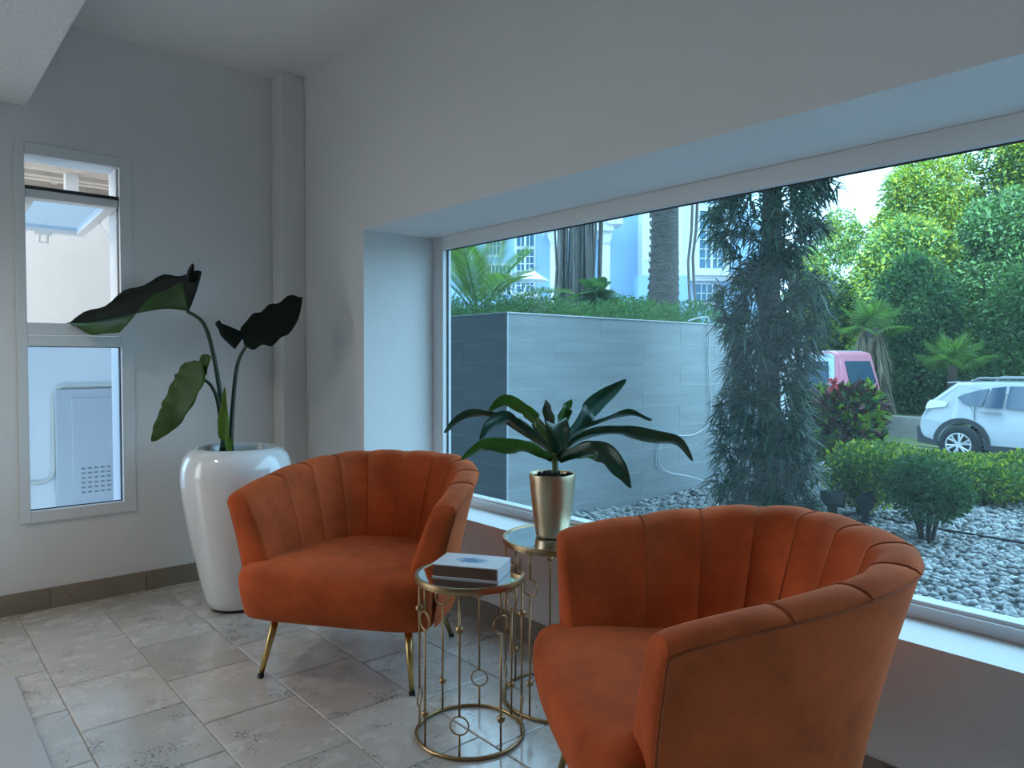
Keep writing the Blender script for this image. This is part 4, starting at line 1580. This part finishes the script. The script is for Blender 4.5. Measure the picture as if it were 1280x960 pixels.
side_panel([(1.42, .38), (1.428, .38), (1.428, 1.0), (1.42, 1.0)], 'door_seam', M_trimb)
MB().tube([(.10, .22, 1.50), (.20, .22, 1.56), (1.2, .22, 1.575), (1.5, .22, 1.50)], .022, 8).build('roof_rail', M_grey, car, smooth=True)
MB().tube([(.10, 1.54, 1.50), (.20, 1.54, 1.56), (1.2, 1.54, 1.575), (1.5, 1.54, 1.50)], .022, 8).build('roof_rail', M_grey, car, smooth=True)
MB().prism([(-.34, 1.455), (-.16, 1.47), (-.10, 1.50), (-.34, 1.475)], 'y', .28, 1.48).build('roof_spoiler', M_car, car)
mb = MB()
mb.v = [(-.47, .30, 1.20), (-.47, 1.46, 1.20), (-.235, 1.42, 1.425), (-.235, .34, 1.425), (-.49, .30, 1.22), (-.49, 1.46, 1.22), (-.255, 1.42, 1.445), (-.255, .34, 1.445)]
mb.f = [(0, 1, 2, 3), (4, 7, 6, 5), (0, 4, 5, 1), (1, 5, 6, 2), (2, 6, 7, 3), (3, 7, 4, 0)]
mb.build('rear_window', M_cglass, car)

# ------------------------------------------------------------------ pink van, rear to the right
M_pink = mat('pink van paint', (.72, .25, .33), .35, coat=.4)
M_vanw = mat('pale blue van side', (.58, .70, .80), .4, coat=.3)
vc = at(1056, 480, 16.2)
van = empty('pink_van', (vc.x, vc.y, ZR))            # origin: near rear bottom corner
tag(van, 'pink van with pale sides and dark windows parked behind the croton', 'van')
vp = [(-4.3, .35), (-4.4, .8), (-4.2, 1.15), (-3.5, 1.85), (-3.1, 2.06), (-.30, 2.09), (-.16, 2.04), (.02, 1.25), (.06, .9), (.06, .38), (-.5, .3)]
mb = MB().prism(vp, 'y', 0, 1.72)
mb.build('body', M_pink, van, bevel=.05)
MB().prism([(-4.25, .45), (-4.3, .8), (-4.12, 1.15), (-3.45, 1.82), (-3.08, 2.0), (-.34, 2.04), (-.24, 1.98), (-.20, .45)], 'y', -.010, .02).build('side_panel', M_vanw, van)
MB().box(-3.1, -.34, .1, 1.62, 2.075, 2.105).build('roof_panel', M_vanw, van)
mb = MB()
mb.v = [(-.17, .06, 2.02), (-.17, 1.66, 2.02), (.035, 1.70, 1.24), (.035, .02, 1.24), (.075, .02, .9), (.075, 1.70, .9), (.075, 1.70, .40), (.075, .02, .40)]
mb.f = [(0, 1, 2, 3), (3, 2, 5, 4), (4, 5, 6, 7)]
mb.build('tailgate', M_pink, van, solid=.02)
mb = MB()
mb.v = [(-.125, .22, 1.86), (-.125, 1.50, 1.86), (.03, 1.52, 1.34), (.03, .20, 1.34)]
mb.f = [(0, 1, 2, 3)]
mb.build('rear_window', M_cglass, van, solid=.05)
MB().box(-.22, -.14, -.012, .02, .8, 2.0).build('corner_trim', M_pink, van)
for x0_, x1_ in ((-1.55, -.34), (-2.75, -1.65), (-3.4, -2.85)):
    MB().prism([(x0_, 1.30), (x1_, 1.30), (x1_ - .04, 1.86), (x0_ + .04, 1.86)], 'y', -.022, .03).build('window', M_cglass, van)
for x_ in (-.85, -3.5):
    wheel(van, x_, .06, .33, .33, .2)
    wheel(van, x_, 1.5, .33, .33, .2)
MB().box(.05, .14, .05, 1.67, .36, .56).build('bumper', M_grey, van, bevel=.02)

# low kerb wall behind the cars
struct(MB().box(-14, 14, 18.6, 19.0, ZR - .1, ZR + .52).build('kerb_wall', M_stone), 'low concrete kerb wall below the hedge trees')
struct(MB().box(-60, 60, 19.0, 70, ZR, ZR + .45).build('ground_bank', M_lawn), 'planted bank beyond the kerb wall')


# ------------------------------------------------------------------ trees beyond the drive
def tree(name, label, base, h, blobs, n, size, material, mat2=None, frac=.4, aspect=.4, trunk=.16, group='trees beyond the drive', shell=.45):
    root = empty(name, base)
    tag(root, label, 'tree', group)
    MB().tube([(0, 0, -.2), (.1, .05, h * .35), (-.05, .1, h * .7)], [trunk, trunk * .75, trunk * .4], 9).build('trunk', M_twig, root, smooth=True)
    bl = []
    for c, r in blobs:
        bl.append((c, r))
        for k in range(7):
            d = rng.normal(size=3); d /= np.linalg.norm(d)
            bl.append((tuple(np.array(c) + d * np.array(r) * .75), tuple(np.array(r) * rng.uniform(.3, .45))))
    leafcloud('crown', bl, n, size, material, root, aspect=aspect, droop=.4, shell=shell)
    if mat2:
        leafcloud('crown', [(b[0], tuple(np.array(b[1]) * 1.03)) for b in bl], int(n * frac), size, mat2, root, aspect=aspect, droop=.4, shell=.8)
    return root


ZB = ZR + .4


def col(zs, rx, ry):
    """stacked crown lobes: zs = [(height, half height)]"""
    return [((rng.uniform(-.1, .1), rng.uniform(-.1, .1), z_), (rx * w_, ry * w_, hz_)) for z_, hz_, w_ in zs]


# front row, along the kerb wall
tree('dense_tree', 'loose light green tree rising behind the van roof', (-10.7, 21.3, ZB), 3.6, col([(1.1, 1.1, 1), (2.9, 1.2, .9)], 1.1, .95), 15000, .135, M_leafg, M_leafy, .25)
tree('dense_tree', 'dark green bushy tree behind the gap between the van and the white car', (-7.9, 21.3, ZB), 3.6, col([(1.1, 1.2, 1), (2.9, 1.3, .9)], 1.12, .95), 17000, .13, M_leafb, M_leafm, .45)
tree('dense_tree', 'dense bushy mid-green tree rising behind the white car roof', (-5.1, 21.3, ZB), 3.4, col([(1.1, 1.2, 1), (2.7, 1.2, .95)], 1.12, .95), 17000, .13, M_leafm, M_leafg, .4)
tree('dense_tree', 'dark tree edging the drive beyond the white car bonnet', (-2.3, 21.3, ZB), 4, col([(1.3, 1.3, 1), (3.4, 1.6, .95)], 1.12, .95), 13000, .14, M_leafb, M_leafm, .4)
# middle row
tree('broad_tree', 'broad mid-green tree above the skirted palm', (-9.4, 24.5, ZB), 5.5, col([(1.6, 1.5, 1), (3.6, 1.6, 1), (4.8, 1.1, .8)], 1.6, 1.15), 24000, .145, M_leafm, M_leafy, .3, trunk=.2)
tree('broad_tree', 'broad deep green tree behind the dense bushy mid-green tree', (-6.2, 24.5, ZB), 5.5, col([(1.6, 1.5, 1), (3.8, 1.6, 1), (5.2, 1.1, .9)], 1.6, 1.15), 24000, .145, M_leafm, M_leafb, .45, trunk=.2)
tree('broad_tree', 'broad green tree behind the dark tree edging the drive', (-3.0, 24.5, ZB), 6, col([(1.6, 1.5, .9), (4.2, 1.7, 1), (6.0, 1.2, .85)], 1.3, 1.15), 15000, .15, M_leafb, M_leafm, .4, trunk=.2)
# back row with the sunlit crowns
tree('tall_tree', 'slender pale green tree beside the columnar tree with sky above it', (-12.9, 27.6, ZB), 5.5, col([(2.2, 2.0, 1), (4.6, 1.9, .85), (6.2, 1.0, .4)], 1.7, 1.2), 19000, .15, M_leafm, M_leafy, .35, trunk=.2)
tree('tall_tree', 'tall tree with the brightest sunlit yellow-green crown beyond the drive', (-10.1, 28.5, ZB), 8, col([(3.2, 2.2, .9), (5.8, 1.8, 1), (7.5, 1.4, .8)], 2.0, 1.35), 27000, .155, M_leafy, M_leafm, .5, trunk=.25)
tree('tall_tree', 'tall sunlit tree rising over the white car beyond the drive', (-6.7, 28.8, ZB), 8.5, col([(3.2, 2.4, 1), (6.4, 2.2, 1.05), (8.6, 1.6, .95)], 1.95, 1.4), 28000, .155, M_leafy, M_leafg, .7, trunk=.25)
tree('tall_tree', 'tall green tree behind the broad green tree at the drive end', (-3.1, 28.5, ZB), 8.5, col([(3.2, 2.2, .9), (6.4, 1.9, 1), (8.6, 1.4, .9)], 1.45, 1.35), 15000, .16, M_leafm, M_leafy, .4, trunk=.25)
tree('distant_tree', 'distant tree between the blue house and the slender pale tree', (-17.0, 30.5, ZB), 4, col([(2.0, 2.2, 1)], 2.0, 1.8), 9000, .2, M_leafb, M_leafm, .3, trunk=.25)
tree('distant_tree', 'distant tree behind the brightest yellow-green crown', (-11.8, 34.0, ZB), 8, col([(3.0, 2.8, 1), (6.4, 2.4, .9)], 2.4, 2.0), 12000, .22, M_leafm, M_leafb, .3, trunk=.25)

# palm with a skirt of dead fronds
pd = Vector((-8.25, 19.45, 0))
dpalm = empty('skirted_palm', (pd.x, pd.y, ZB))
tag(dpalm, 'fan palm with a hanging skirt of dry brown fronds behind the van', 'palm')
MB().tube([(0, 0, -.1), (0, 0, 2.3)], [.16, .13], 12).build('trunk', M_bark, dpalm, smooth=True)
cs, ds = [], []
for k in range(110):
    a_ = rng.uniform(0, 2 * PI); z_ = rng.uniform(1.2, 2.35)
    r_ = rng.uniform(.12, .27)
    cs.append((r_ * math.cos(a_), r_ * math.sin(a_), z_)); ds.append((math.cos(a_) * .12, math.sin(a_) * .12, -5.0))
rosettes(cs, ds, 8, 1.15, .045, M_dry, dpalm, 'dry_fronds', droop=.1)


def fan(base, d, Rf, material, parent, n=22):
    d = Vector(d).normalized()
    sd = d.cross(Vector((0, 0, 1))).normalized()
    up_ = sd.cross(d)
    mb = MB()
    c = Vector(base) + d * Rf * .7
    mb.tube([base, c], .014, 5)
    for k in range(n):
        a_ = math.radians(-115 + 230 * k / (n - 1))
        t = d * math.cos(a_) + sd * math.sin(a_)
        q = c + t * Rf * (1 - .25 * abs(a_) / 2) + Vector((0, 0, -.35 * Rf * (.4 + abs(a_) / 2)))
        m_ = (c + q) / 2 + up_ * .03
        wv = t.cross(up_).normalized() * (Rf * .05)
        b0 = len(mb.v)
        mb.v += [tuple(c), tuple(m_ + wv), tuple(q), tuple(m_ - wv)]
        mb.f.append((b0, b0 + 1, b0 + 2, b0 + 3))
    return mb.build('fan_leaf', material, parent, fixn=False)


for k in range(13):
    a_ = 2 * PI * k / 13 + .2
    fan((0, 0, 2.3), (math.cos(a_), math.sin(a_), [.1, .9, 1.9][k % 3]), .62, M_palm, dpalm)
pf = Vector((-6.35, 19.5, 0))
fp = empty('fan_palm', (pf.x, pf.y, ZB))
tag(fp, 'young fan palm with bright spiky leaves before the dense dark trees', 'palm')
MB().tube([(0, 0, -.1), (0, 0, 1.35)], [.12, .10], 10).build('trunk', M_twig, fp, smooth=True)
for k in range(12):
    a_ = 2 * PI * k / 12
    fan((0, 0, 1.35), (math.cos(a_), math.sin(a_), [.4, 1.1, 2.4][k % 3]), .6, M_palm, fp)

# ------------------------------------------------------------------ pale blue house behind the planter
HD = 22.0
ho = at(640, 449.4, HD)
house = empty('blue_house', (ho.x, ho.y, 1.2), math.atan2(_rt.y, _rt.x))     # local x along the facade, -y towards the garden
tag(house, 'pale blue house with white columns and tall paned windows behind the planter', 'house')
K = HD / FPX


def hu(px_):
    return (px_ - 640) * K


def hv(py_):
    return (449.4 - py_) * K


def hbox(name, x0, x1, yt, yb, d0, d1, material, parent=None, bevel=0):
    return MB().box(hu(x0), hu(x1), d0, d1, hv(yb), hv(yt)).build(name, material, parent or house, bevel=bevel)


hbox('wall', 520, 690, 140, 520, 0, .4, M_blue)
hbox('wall', 690, 745, 140, 520, .9, 1.3, M_blue)
hbox('wall', 745, 800, 140, 520, .55, .95, M_blue)
hbox('wall', 800, 850, 140, 520, -.2, 1.3, M_white)
hbox('wall', 850, 968, 140, 520, .1, .5, M_blue)
hbox('wall', 846, 912, 140, 345, -.0, .1, M_white)


def hwindow(x0, x1, yt, yb, nx, ny, d, frame=2.5, split=None):
    f = hbox('window', x0, x1, yt, yb, d - .02, d + .04, M_white)
    hbox('pane', x0 + frame, x1 - frame, yt + frame, yb - frame, d - .04, d - .02, M_pane, f)
    for k in range(1, nx):
        xx = x0 + frame + (x1 - x0 - 2 * frame) * k / nx
        wd = .5 if (split is None or k != split) else 1.4
        hbox('muntin', xx - wd, xx + wd, yt + frame, yb - frame, d - .07, d - .04, M_white, f)
    for k in range(1, ny):
        yy = yt + frame + (yb - yt - 2 * frame) * k / ny
        wd = .5
        hbox('muntin', x0 + frame, x1 - frame, yy - wd, yy + wd, d - .07, d - .04, M_white, f)
    return f


hwindow(605, 627, 296, 322, 4, 2, 0)
hwindow(643, 669, 288, 311, 4, 1, 0, 2.5, 2)
hwindow(643, 669, 310, 369, 4, 6, 0, 2.5, 2)
hwindow(607, 640, 330, 368, 6, 3, 0)
hwindow(561, 590, 290, 330, 4, 3, 0)
hwindow(870, 905, 262, 338, 4, 6, 0, 3, 2)
hwindow(870, 905, 238, 258, 4, 1, 0, 3)
hwindow(866, 900, 352, 380, 4, 2, .1, 3)
hwindow(700, 722, 320, 372, 3, 5, .9)
hbox('sill', 866, 908, 338, 345, -.25, .1, M_white)
hbox('sill', 639, 674, 366, 373, -.18, .0, M_white)
hbox('band', 846, 968, 343, 351, -.1, .1, M_white)
# portico
hbox('entablature', 678, 760, 283, 297, -1.1, .9, M_white, bevel=.03)
hbox('cornice', 674, 764, 277, 284, -1.25, .9, M_white, bevel=.03)
hbox('frieze_panel', 684, 712, 286, 293, -1.16, -1.1, M_blue)
hbox('parapet_box', 752, 770, 267, 290, -1.2, -.4, M_white, bevel=.03)
for xc in (695, 751):
    c = empty('column', (hu(xc), -.75, 0)); c.parent = house
    r_ = 9.5 * K if xc == 695 else 6.5 * K
    mb = MB()
    n = 20
    sh = []
    for k in range(n * 2):
        a_ = 2 * PI * k / (n * 2)
        q = r_ * (1 if k % 2 else .93)
        sh.append((q * math.cos(a_), q * math.sin(a_)))
    mb.prism(sh, 'z', hv(400), hv(312))
    mb.build('shaft', M_white, c)
    MB().lathe([(r_, hv(312)), (r_ * 1.05, hv(308)), (r_ * 1.3, hv(303)), (r_ * 1.35, hv(297))], 24, capt=True).build('capital', M_white, c, smooth=True)
# terrace railing
rl = empty('railing', (0, 0, 0)); rl.parent = house
for px_ in (800, 804, 808, 812, 816):
    MB().tube([(hu(px_), -.5, hv(350)), (hu(px_), -.5, hv(329))], .02, 6).build('baluster', M_cap, rl)
MB().tube([(hu(796), -.5, hv(329)), (hu(820), -.5, hv(327))], .025, 6).build('handrail', M_cap, rl)
hbox('terrace', 790, 850, 349, 420, -1.0, -.2, M_blue)
# white parasol on the terrace
ub = at(662, 372, 19.5)
um = empty('terrace_parasol', (ub.x, ub.y, 1.2))
tag(um, 'white terrace parasol before the tall paned window of the blue house', 'parasol')
MB().tube([(0, 0, -.2), (0, 0, 2.45)], .02, 8).build('pole', M_cap, um)
MB().lathe([(.52, 2.10), (.02, 2.42)], 8, capb=False).build('canopy', M_white, um, solid=.01)

# ------------------------------------------------------------------ outside the narrow window
XO = -5.6
struct(MB().box(XO - .2, XO, .35, 2.3, ZG - .1, 2.22).build('wall_outside', M_outwall), 'white boundary wall outside the narrow window')
cbn = empty('utility_cabinet', (XO, 1.25, ZG))
tag(cbn, 'pale grey steel utility cabinet fixed to the white outside wall', 'cabinet')
MB().box(0, .05, -.40, .45, .42, 1.194).build('frame', M_cab, cbn, bevel=.006)
MB().box(.05, .062, -.31, .36, .45, 1.135).build('door', M_cab, cbn, bevel=.004)
for k in range(6):
    for j in range(8):
        MB().box(.062, .066, -.26 + j * .038, -.237 + j * .038, .50 + k * .032, .510 + k * .032).build('louvre', M_grey, cbn)
MB().prism([(-.10, .80), (-.06, .80), (-.06, .905)], 'x', .062, .066).build('warning_triangle', M_cap, cbn)
pp = [(XO + .02, .3, .39), (XO + .02, .79, .39), (XO + .02, .825, .41), (XO + .02, .84, .46), (XO + .02, .845, .95), (XO + .02, .855, .99), (XO + .02, .90, 1.012), (XO + .02, 1.9, 1.015)]
tag(MB().tube(pp, .013, 8).build('conduit', M_pipe, smooth=True), 'cream conduit pipe bending around the utility cabinet', 'pipe')
# pergola roof behind the wall
M_perg = mat('beige painted timber', (.52, .46, .40), .8, noise=(5, .12))
pg = empty('pergola', (-7.2, 1.2, ZG))
tag(pg, 'beige timber pergola with white post above the white boundary wall', 'pergola')
for k, (x_, z_) in enumerate(((1.2, 2.70), (.2, 2.86), (-.8, 3.04), (-1.8, 3.12))):
    MB().box(x_, x_ + .10, -3.0, 1.05, z_, z_ + .14).build('beam', M_perg, pg)
for k in range(7):
    MB().box(-2.4, 1.5, -2.6 + k * .55, -2.54 + k * .55, 3.20, 3.30).build('rafter', M_perg, pg)
MB().box(-2.6, 1.6, -3.0, 1.05, 3.32, 3.36).build('roof_sheet', M_cap, pg)
MB().box(1.16, 1.24, -.20, -.12, 0, 2.75).build('post', M_cap, pg)
MB().box(-1.8, -1.68, .85, .97, 0, 3.12).build('post', M_perg, pg)
MB().box(-1.8, -1.68, -2.0, -1.88, 0, 3.12).build('post', M_perg, pg)
